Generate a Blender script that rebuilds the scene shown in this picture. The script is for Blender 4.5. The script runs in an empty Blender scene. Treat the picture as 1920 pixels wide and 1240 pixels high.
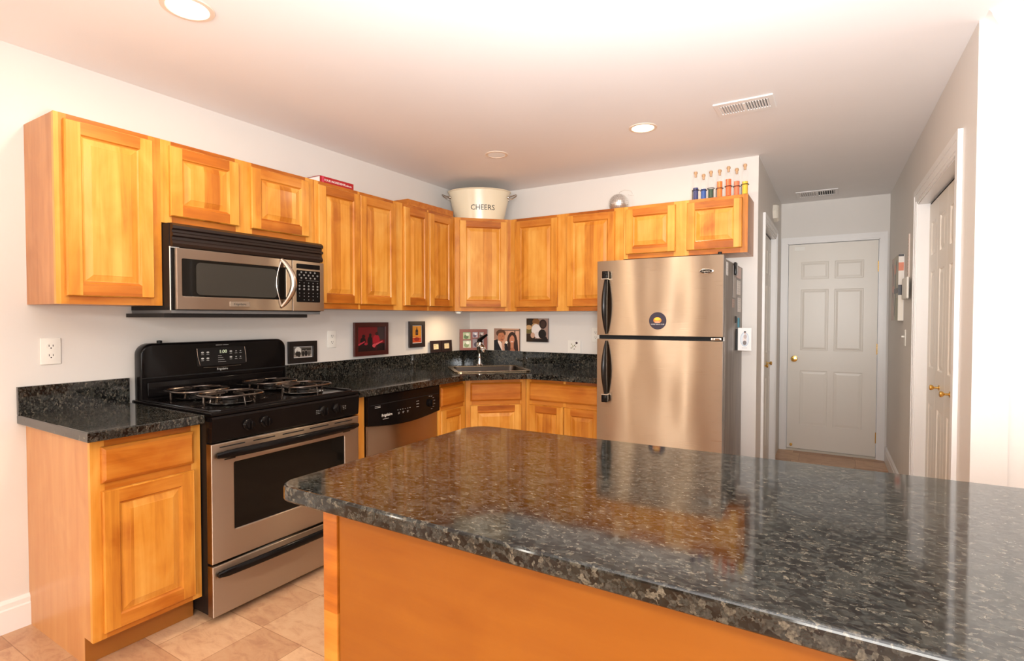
import bpy, bmesh, math, random
from mathutils import Vector, Matrix
random.seed(7)
S = bpy.context.scene
COL = S.collection
PI = math.pi

# ------------------------------------------------------------------ camera
cam_d = bpy.data.cameras.new('camera'); cam = bpy.data.objects.new('camera', cam_d); COL.objects.link(cam)
PAN, TILT, ROLL = 0.5437, -0.0235, 0.0009
Fv = Vector((-math.sin(PAN)*math.cos(TILT), math.cos(PAN)*math.cos(TILT), math.sin(TILT)))
Rv = Vector((math.cos(PAN), math.sin(PAN), 0)); Uv = Rv.cross(Fv)
R2 = Rv*math.cos(ROLL)+Uv*math.sin(ROLL); U2 = -Rv*math.sin(ROLL)+Uv*math.cos(ROLL)
M = Matrix((R2, U2, -Fv)).transposed().to_4x4(); M.translation = Vector((2.9503, -4.1135, 1.317))
cam.matrix_world = M
cam_d.sensor_width = 36; cam_d.lens = 999.6161/1920*36; cam_d.clip_start = 0.02
S.camera = cam

# ------------------------------------------------------------------ world, exposure
S.view_settings.view_transform = 'Standard'; S.view_settings.look = 'None'
S.view_settings.gamma = 1; S.view_settings.use_curve_mapping = False
S.view_settings.exposure = -0.38
w = bpy.data.worlds.new('world'); S.world = w; w.use_nodes = True
w.node_tree.nodes['Background'].inputs[0].default_value = (.9, .95, 1, 1)
w.node_tree.nodes['Background'].inputs[1].default_value = 0.6

def light(name, kind, loc, power, color, size=.2, size_y=None, target=None, parent=None, spread=None, shape=None):
    d = bpy.data.lights.new(name, kind); d.energy = power; d.color = color
    if kind == 'AREA':
        d.shape = shape or ('RECTANGLE' if size_y else 'DISK'); d.size = size
        if size_y: d.size_y = size_y
        if spread: d.spread = spread
    else: d.shadow_soft_size = size
    o = bpy.data.objects.new(name, d); COL.objects.link(o); o.location = loc
    if target is not None:
        o.rotation_euler = (Vector(target)-Vector(loc)).to_track_quat('-Z', 'Y').to_euler()
    if parent: o.parent = parent
    return o
# photographer's flash beside the camera, and daylight through the rear and side windows
light('camera_flash', 'AREA', (3.0, -4.5, 1.78), 21, (1, .98, .95), .16, target=(2.0, 0, 1.5))
light('ceiling_bounce_flash', 'AREA', (3.0, -3.9, 1.35), 104, (.96, .98, 1), .3, target=(2.8, -3.15, 2.457), spread=math.radians(150))
light('window_daylight_rear', 'AREA', (3.5, -6.93, 1.45), 150, (1, .96, .90), 1.5, 1.5, target=(3.0, 0, 1.3))
light('window_daylight_rear', 'AREA', (5.4, -6.93, 1.45), 8, (.97, .98, 1), 1.5, 1.5, target=(4.6, 0, 1.3))
light('window_daylight_side', 'AREA', (6.73, -4.0, 1.45), 9, (.96, .98, 1), 1.6, 1.5, target=(0, -4.0, 1.3))
light('added_streak_light', 'AREA', (.62, -6.96, 1.25), 22, (1, .93, .82), .11, 1.9, target=(.62, 0, 1.25))  # unseen strip light, added to put a bright streak on the refrigerator
light('added_streak_light', 'AREA', (.04, -5.8, 1.25), 17, (1, .93, .82), .12, 1.9, target=(5, -5.8, 1.25))  # second added strip light, for the refrigerator's other streak

# ------------------------------------------------------------------ materials
def s2l(c):
    return tuple(((v/12.92) if v <= .04045 else ((v+.055)/1.055)**2.4) for v in c)
def hx(h):
    return s2l(tuple(int(h[i:i+2], 16)/255 for i in (0, 2, 4)))
MATS = {}
def mat(name, color=(.5, .5, .5), rough=.5, metal=0, spec=.5, **kw):
    if name in MATS: return MATS[name]
    m = bpy.data.materials.new(name); m.use_nodes = True
    b = m.node_tree.nodes['Principled BSDF']
    b.inputs['Base Color'].default_value = (*color[:3], 1)
    b.inputs['Roughness'].default_value = rough; b.inputs['Metallic'].default_value = metal
    b.inputs['Specular IOR Level'].default_value = spec
    for k, v in kw.items():
        b.inputs[k.replace('_', ' ')].default_value = v
    MATS[name] = m
    return m
class NT:
    def __init__(s, m): s.t = m.node_tree; s.b = s.t.nodes['Principled BSDF']
    def n(s, typ, ins=None, **attrs):
        if typ in ('Noise', 'WhiteNoise', 'Voronoi'): typ = 'Tex'+typ
        nd = s.t.nodes.new('ShaderNode'+typ)
        for k, v in attrs.items(): setattr(nd, k, v)
        for k, v in (ins or {}).items():
            if hasattr(v, 'is_linked') or isinstance(v, bpy.types.NodeSocket): s.t.links.new(v, nd.inputs[k])
            else: nd.inputs[k].default_value = v
        return nd
    def ramp(s, fac, stops, interp='LINEAR'):
        r = s.t.nodes.new('ShaderNodeValToRGB'); r.color_ramp.interpolation = interp
        e = r.color_ramp.elements
        while len(e) < len(stops): e.new(.5)
        for el, (p, c) in zip(e, stops): el.position = p; el.color = (*c[:3], 1)
        s.t.links.new(fac, r.inputs[0]); return r.outputs[0]
    def set(s, name, sock): s.t.links.new(sock, s.b.inputs[name])
    def bump(s, h, strength=.2, dist=.002):
        b = s.n('Bump', {'Height': h, 'Strength': strength, 'Distance': dist}); s.set('Normal', b.outputs[0])

def plaster(name, col, rough=.55, bump=.08):
    m = mat(name, col, rough); t = NT(m)
    c = t.n('TexCoord').outputs['Object']
    n1 = t.n('Noise', {'Vector': c, 'Scale': 1.6, 'Detail': 3.0})
    t.set('Base Color', t.ramp(n1.outputs[0], [(.3, tuple(x*.97 for x in col)), (.7, col)]))
    n = t.n('Noise', {'Vector': c, 'Scale': 160.0, 'Detail': 2.0}); t.bump(n.outputs[0], bump, .001)
    return m
def wood(name, axis, dark, mid, light_, rough=.40, stave=.075, coat=.22):
    m = mat(name, mid, rough, spec=.32, Coat_Weight=coat, Coat_Roughness=.16); t = NT(m)
    c = t.n('TexCoord').outputs['Object']
    rnd = t.n('ObjectInfo').outputs['Random']
    off = t.n('Math', {0: rnd, 1: 37.0}, operation='MULTIPLY').outputs[0]
    v = t.n('VectorMath', {0: c, 1: t.n('CombineXYZ', {0: off, 1: off, 2: off}).outputs[0]}, operation='ADD').outputs[0]
    sc = {'z': (26, 26, 1.7), 'x': (1.7, 26, 26)}[axis]
    mp = t.n('Mapping', {'Vector': v, 'Scale': sc}).outputs[0]
    g = t.n('Noise', {'Vector': mp, 'Scale': 1.0, 'Detail': 5.0, 'Roughness': .6, 'Distortion': .6}).outputs[0]
    sc2 = {'z': (4, 4, 2.2), 'x': (2.2, 4, 4)}[axis]
    blot = t.n('Noise', {'Vector': t.n('Mapping', {'Vector': v, 'Scale': sc2}).outputs[0], 'Scale': 1.4, 'Detail': 3.0, 'Distortion': 1.2}).outputs[0]
    sep = t.n('SeparateXYZ', {0: v}).outputs
    k = sep['X'] if axis == 'z' else sep['Z']
    st = t.n('Math', {0: t.n('Math', {0: k, 1: 1/stave}, operation='MULTIPLY').outputs[0]}, operation='FLOOR').outputs[0]
    wn = t.n('WhiteNoise', {'W': t.n('Math', {0: st, 1: off}, operation='ADD').outputs[0]}, noise_dimensions='1D').outputs['Value']
    a = t.n('Math', {0: g, 1: .45}, operation='MULTIPLY').outputs[0]
    b = t.n('Math', {0: blot, 1: .45}, operation='MULTIPLY').outputs[0]
    d = t.n('Math', {0: t.n('Math', {0: wn, 1: .22}, operation='MULTIPLY').outputs[0], 1: .0}, operation='ADD').outputs[0]
    s_ = t.n('Math', {0: t.n('Math', {0: a, 1: b}, operation='ADD').outputs[0], 1: d}, operation='ADD').outputs[0]
    t.set('Base Color', t.ramp(s_, [(.35, dark), (.54, mid), (.77, light_)]))
    t.bump(g, .05, .0006)
    return m
WV = wood('maple_vertical_grain', 'z', hx('aa6018'), hx('cf8930'), hx('e0a650'))
WH = wood('maple_horizontal_grain_shaded', 'x', hx('8a440a'), hx('b26418'), hx('cd8632'))  # same maple, darkened: the duller shine of cross grain is put into the colour
WSIDE = wood('maple_veneer_side', 'z', hx('ab6e3c'), hx('c08450'), hx('cc955f'), rough=.42, stave=.11)
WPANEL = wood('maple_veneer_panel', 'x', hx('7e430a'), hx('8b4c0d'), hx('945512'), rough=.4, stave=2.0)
WDARK = mat('toe_kick_wood', hx('9a5e20'), .5)

def granite(name):
    m = mat(name, (.03, .03, .03), .07, spec=.55); t = NT(m)
    c = t.n('TexCoord').outputs['Object']
    def warped(nscale, amt, scl, rz):
        wob = t.n('Noise', {'Vector': c, 'Scale': nscale, 'Detail': 4.0}).outputs['Color']
        add = t.n('VectorMath', {0: wob, 'Scale': amt}, operation='SCALE').outputs[0]
        v = t.n('VectorMath', {0: c, 1: add}, operation='ADD').outputs[0]
        return t.n('Mapping', {'Vector': v, 'Scale': scl, 'Rotation': (0, 0, rz)}).outputs[0]
    def cell(vec, sc, ch):
        vo = t.n('Voronoi', {'Vector': vec, 'Scale': sc}); r = t.n('SeparateColor', {0: vo.outputs['Color']}).outputs
        return r[ch], vo.outputs['Distance']
    big, _ = cell(warped(45.0, .035, (1, 1.5, 1.0), .4), 38.0, 0)
    base = t.ramp(big, [(0, (.003, .003, .003)), (.4, (.005, .005, .0045)), (.65, (.009, .010, .008)), (.85, (.024, .025, .022)), (1, (.040, .040, .034))])
    sm, ds = cell(warped(110.0, .014, (1, 1.9, 1.1), .55), 105.0, 1)
    fl = t.ramp(sm, [(0, (0, 0, 0)), (.34, (0, 0, 0)), (.56, (.45, .45, .45)), (.86, (1, 1, 1))])
    fcol = t.ramp(cell(warped(110.0, .014, (1, 1.9, 1.1), .55), 105.0, 2)[0], [(0, (.022, .025, .023)), (.6, (.05, .048, .040)), (1, (.125, .108, .08))])
    b2 = t.n('Mix', {6: base, 7: fcol}, data_type='RGBA'); t.t.links.new(fl, b2.inputs[0])
    fine = t.n('Noise', {'Vector': c, 'Scale': 260.0, 'Detail': 4.0}).outputs[0]
    mul = t.ramp(fine, [(.3, (.4, .4, .4)), (.7, (1.4, 1.4, 1.4))])
    b3 = t.n('Mix', {0: 1.0, 6: b2.outputs[2], 7: mul}, data_type='RGBA', blend_type='MULTIPLY')
    t.set('Base Color', b3.outputs[2])
    return m
GR = granite('dark_green_granite')
REARW = plaster('tan_rear_wall_paint', hx('b09a80'), .6)
WALL = plaster('warm_white_wall_paint', hx('e4dfd9'), .5)
CEIL = plaster('ceiling_paint', hx('f2efee'), .7)
TRIM = mat('white_gloss_trim', hx('eeecea'), .3)
DOORW = mat('white_door_paint', hx('e8e2d8'), .35)
BLACK = mat('black_enamel', (.005, .004, .004), .12, spec=.17)
GRATE = mat('glossy_grate_enamel', (.14, .115, .1), .2, .9)
HANDLE = mat('black_handle', (.008, .007, .007), .28)
BLACKM = mat('black_matte', (.008, .007, .007), .5, spec=.25)
DARKGAP = mat('dark_gap', (.004, .004, .004), .9)
GLASSB = mat('black_oven_glass', (.006, .005, .004), .04, spec=.22)
MWGLASS = mat('microwave_mesh_glass', (.035, .032, .027), .12, spec=.35)
def steel(name, rough, wav, aniso=1.0, rot=0.25, col=(.47, .385, .31)):
    m = mat(name, col, rough, 1.0, Anisotropic=aniso); t = NT(m)
    m.node_tree.nodes['Principled BSDF'].inputs['Anisotropic Rotation'].default_value = rot
    tg = t.n('Tangent', direction_type='RADIAL', axis='Z'); t.set('Tangent', tg.outputs[0])
    c = t.n('TexCoord').outputs['Object']
    mp = t.n('Mapping', {'Vector': c, 'Scale': (2.2, 2.2, .9)}).outputs[0]
    n = t.n('Noise', {'Vector': mp, 'Scale': 1.5, 'Detail': 1.0}).outputs[0]
    t.bump(n, 1.0, wav)
    mp2 = t.n('Mapping', {'Vector': c, 'Scale': (3, 3, 420)}).outputs[0]
    n2 = t.n('Noise', {'Vector': mp2, 'Scale': 2.0, 'Detail': 2.0}).outputs[0]
    t.set('Roughness', t.n('Math', {0: t.n('Math', {0: n2, 1: .12}, operation='MULTIPLY').outputs[0], 1: rough-.06}, operation='ADD').outputs[0])
    return m
STEEL = steel('brushed_stainless', .35, .012)
STEELF = steel('brushed_stainless_wavy', .30, .009, col=(.45, .36, .275))
CHROME = mat('chrome', (.75, .73, .7), .08, 1.0)
SATIN = mat('satin_steel', (.55, .49, .43), .27, 1.0)
DARKST = mat('dark_sink_steel', (.07, .055, .045), .4, 1.0)
RIMST = mat('steel_rim_gold_reflection', (.42, .32, .2), .22, 1.0)  # steel rim, with its gold reflection put into the base colour
BRASS = mat('polished_brass', (.85, .55, .16), .18, 1.0)
IRON = mat('dark_wrought_iron', (.03, .02, .015), .5, .6)
PLATE = mat('white_plastic', hx('efece4'), .35)
CREAM = mat('cream_enamel', hx('e8dcc0'), .22)
INK = mat('dark_lettering', (.03, .028, .025), .5)
WHITEINK = mat('pale_lettering', (.55, .55, .52), .5)
DIMINK = mat('dim_grey_lettering', (.16, .16, .155), .5)
GREY = mat('fridge_side_grey', hx('8d8680'), .42, .3)
PAPER = mat('white_paper', hx('ece9e6'), .7)
RED = mat('red_book_cover', hx('a8101c'), .4)
TEAL = mat('teal_magnet', hx('3d8fa5'), .5)
def emis(name, col, st):
    m = mat(name, (.8, .8, .8), .4); b = m.node_tree.nodes['Principled BSDF']
    b.inputs['Emission Color'].default_value = (*col, 1); b.inputs['Emission Strength'].default_value = st; return m
LAMP_ON = emis('lit_lamp_lens', (1, .86, .62), 9.0)
LAMP_DIM = emis('unlit_lamp_lens', (1, .95, .9), .08)
CLOCK = emis('green_clock_digits', (.5, .9, .1), .35)
GLASS = mat('clear_glass', (.9, .93, .93), .03, Alpha=.07)
# colours painted per face: printed pictures
PRINT = mat('photo_print', (.5, .5, .5), .35); _t = NT(PRINT)
_a = _t.n('VertexColor', layer_name='Col'); _t.set('Base Color', _a.outputs[0])
# brushed grey side of the refrigerator, slightly mottled
_t = NT(GREY); _c = _t.n('TexCoord').outputs['Object']
_t.set('Base Color', _t.ramp(_t.n('Noise', {'Vector': _t.n('Mapping', {'Vector': _c, 'Scale': (1, 9, .8)}).outputs[0], 'Scale': 3.0, 'Detail': 4.0}).outputs[0], [(.3, hx('756e69')), (.7, hx('9a938c'))]))
# floor: vinyl stone tile
FLOOR = mat('stone_look_tile', hx('c8a688'), .42); _t = NT(FLOOR); _c = _t.n('TexCoord').outputs['Object']
_mp = _t.n('Mapping', {'Vector': _c, 'Location': (.02, .045, 0)}).outputs[0]
_b = _t.n('TexBrick', {'Vector': _mp, 'Color1': (*hx('e4c8aa'), 1), 'Color2': (*hx('b78f70'), 1), 'Mortar': (*hx('a68465'), 1), 'Scale': 1.0, 'Mortar Size': .002, 'Mortar Smooth': .5, 'Bias': -.1, 'Brick Width': .45, 'Row Height': .30}, offset=.33, squash=.55, squash_frequency=2)
_n1 = _t.n('Noise', {'Vector': _t.n('Mapping', {'Vector': _c, 'Scale': (1, 2, 1), 'Rotation': (0, 0, .5)}).outputs[0], 'Scale': 9.0, 'Detail': 9.0, 'Roughness': .72, 'Distortion': .6}).outputs[0]
_r = _t.ramp(_n1, [(.32, hx('bb9278')), (.5, hx('e3cbb2')), (.72, hx('f2e6d2'))])
_mx = _t.n('Mix', {0: .75, 6: _b.outputs[0], 7: _r}, data_type='RGBA', blend_type='MULTIPLY'); _t.set('Base Color', _mx.outputs[2]); _t.bump(_n1, .06, .002)

# ------------------------------------------------------------------ mesh helpers
class MB:
    def __init__(s): s.v = []; s.f = []; s.m = []; s.c = []; s.sm = []; s.mats = []
    def mi(s, m):
        if m not in s.mats: s.mats.append(m)
        return s.mats.index(m)
    def add(s, vs, fs, m, col=(1, 1, 1), smooth=False, T=None):
        o = len(s.v); k = s.mi(m)
        for v in vs:
            v = Vector(v); s.v.append(T @ v if T is not None else v)
        for f in fs: s.f.append([i+o for i in f]); s.m.append(k); s.c.append(col); s.sm.append(smooth)
        return s
    def box(s, x0, x1, y0, y1, z0, z1, m, T=None, col=(1, 1, 1), b=0):
        if b:
            bm = bmesh.new(); bmesh.ops.create_cube(bm, size=1)
            for v in bm.verts: v.co = Vector(((x0+x1)/2+v.co.x*(x1-x0), (y0+y1)/2+v.co.y*(y1-y0), (z0+z1)/2+v.co.z*(z1-z0)))
            bmesh.ops.bevel(bm, geom=bm.edges[:], offset=b, segments=3, affect='EDGES', profile=.5)
            s.bm(bm, m, T, True); return s
        vs = [(x, y, z) for x in (x0, x1) for y in (y0, y1) for z in (z0, z1)]
        return s.add(vs, [(0, 1, 3, 2), (4, 6, 7, 5), (0, 4, 5, 1), (2, 3, 7, 6), (0, 2, 6, 4), (1, 5, 7, 3)], m, col, False, T)
    def bm(s, bm, m, T=None, smooth=False, col=(1, 1, 1)):
        bm.verts.index_update()
        s.add([v.co.copy() for v in bm.verts], [[v.index for v in f.verts] for f in bm.faces], m, col, smooth, T); bm.free(); return s
    def lathe(s, prof, m, c=(0, 0, 0), n=24, T=None, smooth=True, ax='z', sx=1, sy=1):
        vs = []; fs = []
        for r, z in prof:
            for i in range(n):
                a = 2*PI*i/n; p = (r*math.cos(a)*sx, r*math.sin(a)*sy, z)
                if ax == 'y': p = (p[0], -p[2], p[1])
                if ax == 'x': p = (p[2], p[0], p[1])
                vs.append((p[0]+c[0], p[1]+c[1], p[2]+c[2]))
        for k in range(len(prof)-1):
            for i in range(n):
                j = (i+1) % n; fs.append((k*n+i, k*n+j, (k+1)*n+j, (k+1)*n+i))
        if prof[0][0] > 1e-6: fs.append(tuple(range(n))[::-1])
        if prof[-1][0] > 1e-6: fs.append(tuple((len(prof)-1)*n+i for i in range(n)))
        return s.add(vs, fs, m, (1, 1, 1), smooth, T)
    def tube(s, pts, r, m, n=8, closed=False, T=None, flat=1.0):
        pts = [Vector(p) for p in pts]; N = len(pts); rs = r if isinstance(r, (list, tuple)) else [r]*N
        vs = []; fs = []; up = Vector((0, 0, 1)); dv = pts[-1]-pts[0]
        if abs(dv.z) > .8*dv.length > 0: up = Vector((0, 1, 0))
        for i, p in enumerate(pts):
            a = pts[(i-1) % N] if (closed or i) else p; b = pts[(i+1) % N] if (closed or i < N-1) else p
            t = (b-a).normalized(); u = up - t*up.dot(t)
            if u.length < .15: u = Vector((1, 0, 0)) - t*t.x
            if i and u.normalized().dot(pu) < -.2: u = -u
            u.normalize(); pu = u; q = t.cross(u)
            for k in range(n):
                an = 2*PI*k/n; vs.append(p+(u*math.cos(an)+q*math.sin(an)*flat)*rs[i])
        for i in range(N if closed else N-1):
            j = (i+1) % N
            for k in range(n): l = (k+1) % n; fs.append((i*n+k, i*n+l, j*n+l, j*n+k))
        if not closed: fs.append(tuple(range(n))[::-1]); fs.append(tuple((N-1)*n+k for k in range(n)))
        return s.add(vs, fs, m, (1, 1, 1), True, T)
    def prism(s, poly, z0, z1, m, T=None, holes=(), b=0, ax='z', smooth=False):
        bm = bmesh.new(); loops = [poly]+list(holes); es = []
        for L in loops:
            vv = [bm.verts.new((p[0], p[1], z1)) for p in L]
            es += [bm.edges.new((vv[i], vv[(i+1) % len(vv)])) for i in range(len(vv))]
        r = bmesh.ops.triangle_fill(bm, use_beauty=True, use_dissolve=False, edges=es)
        fcs = [g for g in r['geom'] if isinstance(g, bmesh.types.BMFace)] if r.get('geom') else bm.faces[:]
        for f in bm.faces:
            if f.normal.z < 0: f.normal_flip()
        ex = bmesh.ops.extrude_face_region(bm, geom=bm.faces[:])
        for g in ex['geom']:
            if isinstance(g, bmesh.types.BMVert): g.co.z = z0
        bmesh.ops.recalc_face_normals(bm, faces=bm.faces)
        if b:
            ed = [e for e in bm.edges if len(e.link_faces) == 2 and e.calc_face_angle(0) > 1.2 and abs(e.verts[0].co.z-e.verts[1].co.z) < 1e-6]
            bmesh.ops.bevel(bm, geom=ed, offset=b, segments=3, affect='EDGES', profile=.5)
        if ax != 'z':
            R = {'y': Matrix(((1, 0, 0), (0, 0, -1), (0, 1, 0))), 'x': Matrix(((0, 0, 1), (1, 0, 0), (0, 1, 0)))}[ax]
            for v in bm.verts: v.co = R @ v.co
        return s.bm(bm, m, T, smooth)
    def text(s, body, size, m, T=None, ext=.0004, align='CENTER', mapf=None, sx=1):
        cu = bpy.data.curves.new('t', 'FONT'); cu.body = body; cu.size = size; cu.align_x = align; cu.align_y = 'CENTER'; cu.extrude = ext; cu.resolution_u = 2
        o = bpy.data.objects.new('t', cu); me = bpy.data.meshes.new_from_object(o)
        vs = [Vector((v.co.x*sx, -v.co.z, v.co.y)) for v in me.vertices]     # upright in the xz plane, facing -y
        if mapf: vs = [mapf(v) for v in vs]
        s.add(vs, [list(p.vertices) for p in me.polygons], m, (1, 1, 1), False, T)
        bpy.data.objects.remove(o); bpy.data.curves.remove(cu); bpy.data.meshes.remove(me); return s
    def build(s, name, parent=None, label=None, loc=None, rot=None, kind=None):
        me = bpy.data.meshes.new(name); me.from_pydata([tuple(v) for v in s.v], [], s.f)
        for m in s.mats: me.materials.append(m)
        me.polygons.foreach_set('material_index', s.m); me.polygons.foreach_set('use_smooth', s.sm)
        if any(c != (1, 1, 1) for c in s.c):
            ca = me.color_attributes.new('Col', 'FLOAT_COLOR', 'CORNER')
            for p, c in zip(me.polygons, s.c):
                for li in p.loop_indices: ca.data[li].color = (*c[:3], 1)
        bm = bmesh.new(); bm.from_mesh(me); bmesh.ops.recalc_face_normals(bm, faces=bm.faces)
        bm.to_mesh(me); bm.free()
        if any(s.sm) : 
            try: me.set_sharp_from_angle(angle=math.radians(40))
            except Exception: pass
        me.update()
        o = bpy.data.objects.new(name, me); COL.objects.link(o)
        if parent: o.parent = parent
        if label: o['label'] = label
        if kind: o['kind'] = kind
        if loc is not None: o.location = loc
        if rot is not None: o.rotation_euler = (0, 0, rot)
        return o
def thing(name, label, cat, loc=(0, 0, 0), rot=0, group=None):
    o = bpy.data.objects.new(name, None); COL.objects.link(o); o.location = loc; o.rotation_euler = (0, 0, rot)
    o.empty_display_size = .05; o['label'] = label; o['category'] = cat
    if group: o['group'] = group
    return o
def tag(o, label, cat, group=None):
    o['label'] = label; o['category'] = cat
    if group: o['group'] = group
    return o
def struct(mb, name, parent=None, **k):
    o = mb.build(name, parent, **k)
    if not parent: o['kind'] = 'structure'
    return o
def rrect(x0, x1, z0, z1, r, n=6, corners=(1, 1, 1, 1)):
    P = []
    for (cx, cz, a0), on, (px, pz) in zip(((x1-r, z0+r, -90), (x1-r, z1-r, 0), (x0+r, z1-r, 90), (x0+r, z0+r, 180)), corners, ((x1, z0), (x1, z1), (x0, z1), (x0, z0))):
        if not on: P.append((px, pz)); continue
        for i in range(n+1):
            a = math.radians(a0+90*i/n); P.append((cx+r*math.cos(a), cz+r*math.sin(a)))
    return P
def fprism(mb, poly, y0, y1, m, **k):      # outline in xz, depth y0 (front) .. y1 (back)
    T = Matrix(((1, 0, 0, 0), (0, 0, 1, 0), (0, 1, 0, 0), (0, 0, 0, 1)))
    return mb.prism(poly, y0, y1, m, T=T, **k)

# ------------------------------------------------------------------ room shell
H = 2.457
struct(MB().box(-.15, 6.95, -7.1, 2.1, -.1, 0, FLOOR), 'floor')
struct(MB().box(-.15, 6.95, -7.1, 2.1, H, H+.1, CEIL), 'ceiling')
struct(MB().box(-.12, 0, -5.67, .1, 0, H, WALL).box(-.12, 0, -7.0, -5.93, 0, H, WALL).box(-.12, 0, -5.93, -5.67, 0, .25, WALL).box(-.12, 0, -5.93, -5.67, 2.25, H, WALL), 'wall_left')
struct(MB().box(0, 2.373, 0, .1, 0, H, WALL), 'wall_back')
# left wall of the hall with its closet opening
CL0, CL1, DH = .37, 1.25, 2.035
struct(MB().box(2.373, 2.483, 0, CL0, 0, H, WALL).box(2.373, 2.483, CL1, 1.87, 0, H, WALL).box(2.373, 2.483, CL0, CL1, DH, H, WALL).box(1.7, 1.75, .1, 1.87, 0, H, WALL), 'wall_hall_left')
# hall end wall, with the doorway cut out
DX0, DX1, DZ = 2.545, 3.302, 2.055
struct(MB().box(2.373, DX0, 1.87, 1.98, 0, H, WALL).box(DX1, 3.6, 1.87, 1.98, 0, H, WALL).box(DX0, DX1, 1.87, 1.98, DZ, H, WALL), 'wall_hall_end')
# right wall of the hall: slightly out of square; local x runs towards the camera, -y faces the hall
RA = -PI/2+.0104
RO = Vector((3.376, 1.865, 0))
def rw(y): return 1.865-y                      # world y -> local x
RC0, RC1 = rw(.08), rw(-1.09)
rwall = MB().box(-.02, RC0, 0, .11, 0, H, WALL).box(RC1, rw(-1.42), 0, .11, 0, H, WALL).box(RC0, RC1, 0, .11, DH, H, WALL).box(-.1, rw(-1.42), .75, .8, 0, H, WALL)
struct(rwall, 'wall_hall_right', loc=RO, rot=RA)
struct(MB().box(3.412, 6.9, -1.40, -1.30, 0, H, WALL), 'wall_right_front')
struct(MB().box(6.8, 6.92, -7.0, -4.9, 0, H, WALL).box(6.8, 6.92, -3.1, -1.4, 0, H, WALL).box(6.8, 6.92, -4.9, -3.1, 0, .65, WALL).box(6.8, 6.92, -4.9, -3.1, 2.2, H, WALL), 'wall_right')
wr = MB()
for a, b in ((-.12, .54), (.70, 2.7), (4.3, 4.6), (6.2, 6.92)): wr.box(a, b, -7.12, -7.0, 0, H, REARW)
wr.box(.54, .70, -7.12, -7.0, 0, .25, REARW).box(.54, .70, -7.12, -7.0, 2.25, H, REARW)
for a, b in ((2.7, 4.3), (4.6, 6.2)): wr.box(a, b, -7.12, -7.0, 0, .65, REARW).box(a, b, -7.12, -7.0, 2.2, H, REARW)
struct(wr, 'wall_rear')
def window(name, x0, x1, loc, rot):
    f = MB()
    for (a, b, c, d) in ((x0, x0+.06, .65, 2.2), (x1-.06, x1, .65, 2.2), (x0, x1, .65, .71), (x0, x1, 2.14, 2.2), (x0, x1, 1.4, 1.45), ((x0+x1)/2-.02, (x0+x1)/2+.02, .65, 2.2)):
        f.box(a, b, .03, .09, c, d, TRIM)
    r = f.build(name, loc=loc, rot=rot, kind='structure')
    MB().box(x0+.05, x1-.05, .055, .06, .7, 2.15, GLASS).build('window_pane', r)
window('window_1', -4.3, -2.7, (0, -7.0, 0), PI)
window('window_2', -6.2, -4.6, (0, -7.0, 0), PI)
window('window_3', 3.1, 4.9, (6.8, 0, 0), -PI/2)

wr = None
def added_streak_window(name, x0, x1, loc, rot):  # slit windows added out of view to go with the streak lights
    f = MB()
    for (a, b, c, d) in ((x0, x0+.03, .25, 2.25), (x1-.03, x1, .25, 2.25), (x0, x1, .25, .29), (x0, x1, 2.21, 2.25)): f.box(a, b, .03, .09, c, d, TRIM)
    r = f.build(name, loc=loc, rot=rot, kind='structure')
    MB().box(x0+.02, x1-.02, .055, .06, .27, 2.23, GLASS).build('window_pane', r)
added_streak_window('added_window_4', -.70, -.54, (0, -7.0, 0), PI)
added_streak_window('added_window_5', -5.93, -5.67, (0, 0, 0), PI/2)

# baseboards
def base_profile(mb, x0, x1, m=TRIM, h=.135, back=0.0):
    P = [(0, 0), (.016, 0), (.016, h-.04), (.012, h-.034), (.012, h-.014), (.005, h), (0, h)]
    vs = []; n = len(P)
    for x in (x0, x1):
        for d, z in P: vs.append((x, back-d, z))
    fs = [(i, (i+1) % n, n+(i+1) % n, n+i) for i in range(n)]+[tuple(range(n))[::-1], tuple(range(n, 2*n))]
    return mb.add(vs, fs, m)
struct(base_profile(MB(), 0, 3.76), 'baseboard_left', loc=(0.0005, -6.99, 0), rot=PI/2)
struct(base_profile(MB(), 0, rw(.15)), 'baseboard_hall_right', loc=RO+Vector((-.0005, 0, 0)), rot=RA)
struct(base_profile(MB(), 0, 3.3), 'baseboard_right', loc=(3.43, -1.4005, 0))
struct(base_profile(MB(), 0, .26), 'baseboard_hall_left', loc=(2.4835, .012, 0), rot=PI/2)
# crown moulding on the camera-facing wall, mitred at its left end
cr = MB(); P = [(0, 0), (.095, 0), (.095, .012), (.083, .02), (.07, .045), (.05, .062), (.045, .068), (.036, .074), (.03, .095), (.012, .108), (0, .11)]
n = len(P); vs = [(3.425+.1*(z/.11)*.75, -1.4005-d, H-.0005-z) for d, z in P]+[(6.79, -1.4005-d, H-.0005-z) for d, z in P]
cr.add(vs, [(i, (i+1) % n, n+(i+1) % n, n+i) for i in range(n)]+[tuple(range(n))[::-1], tuple(range(n, 2*n))], TRIM)
struct(cr, 'trim_1')

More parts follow.
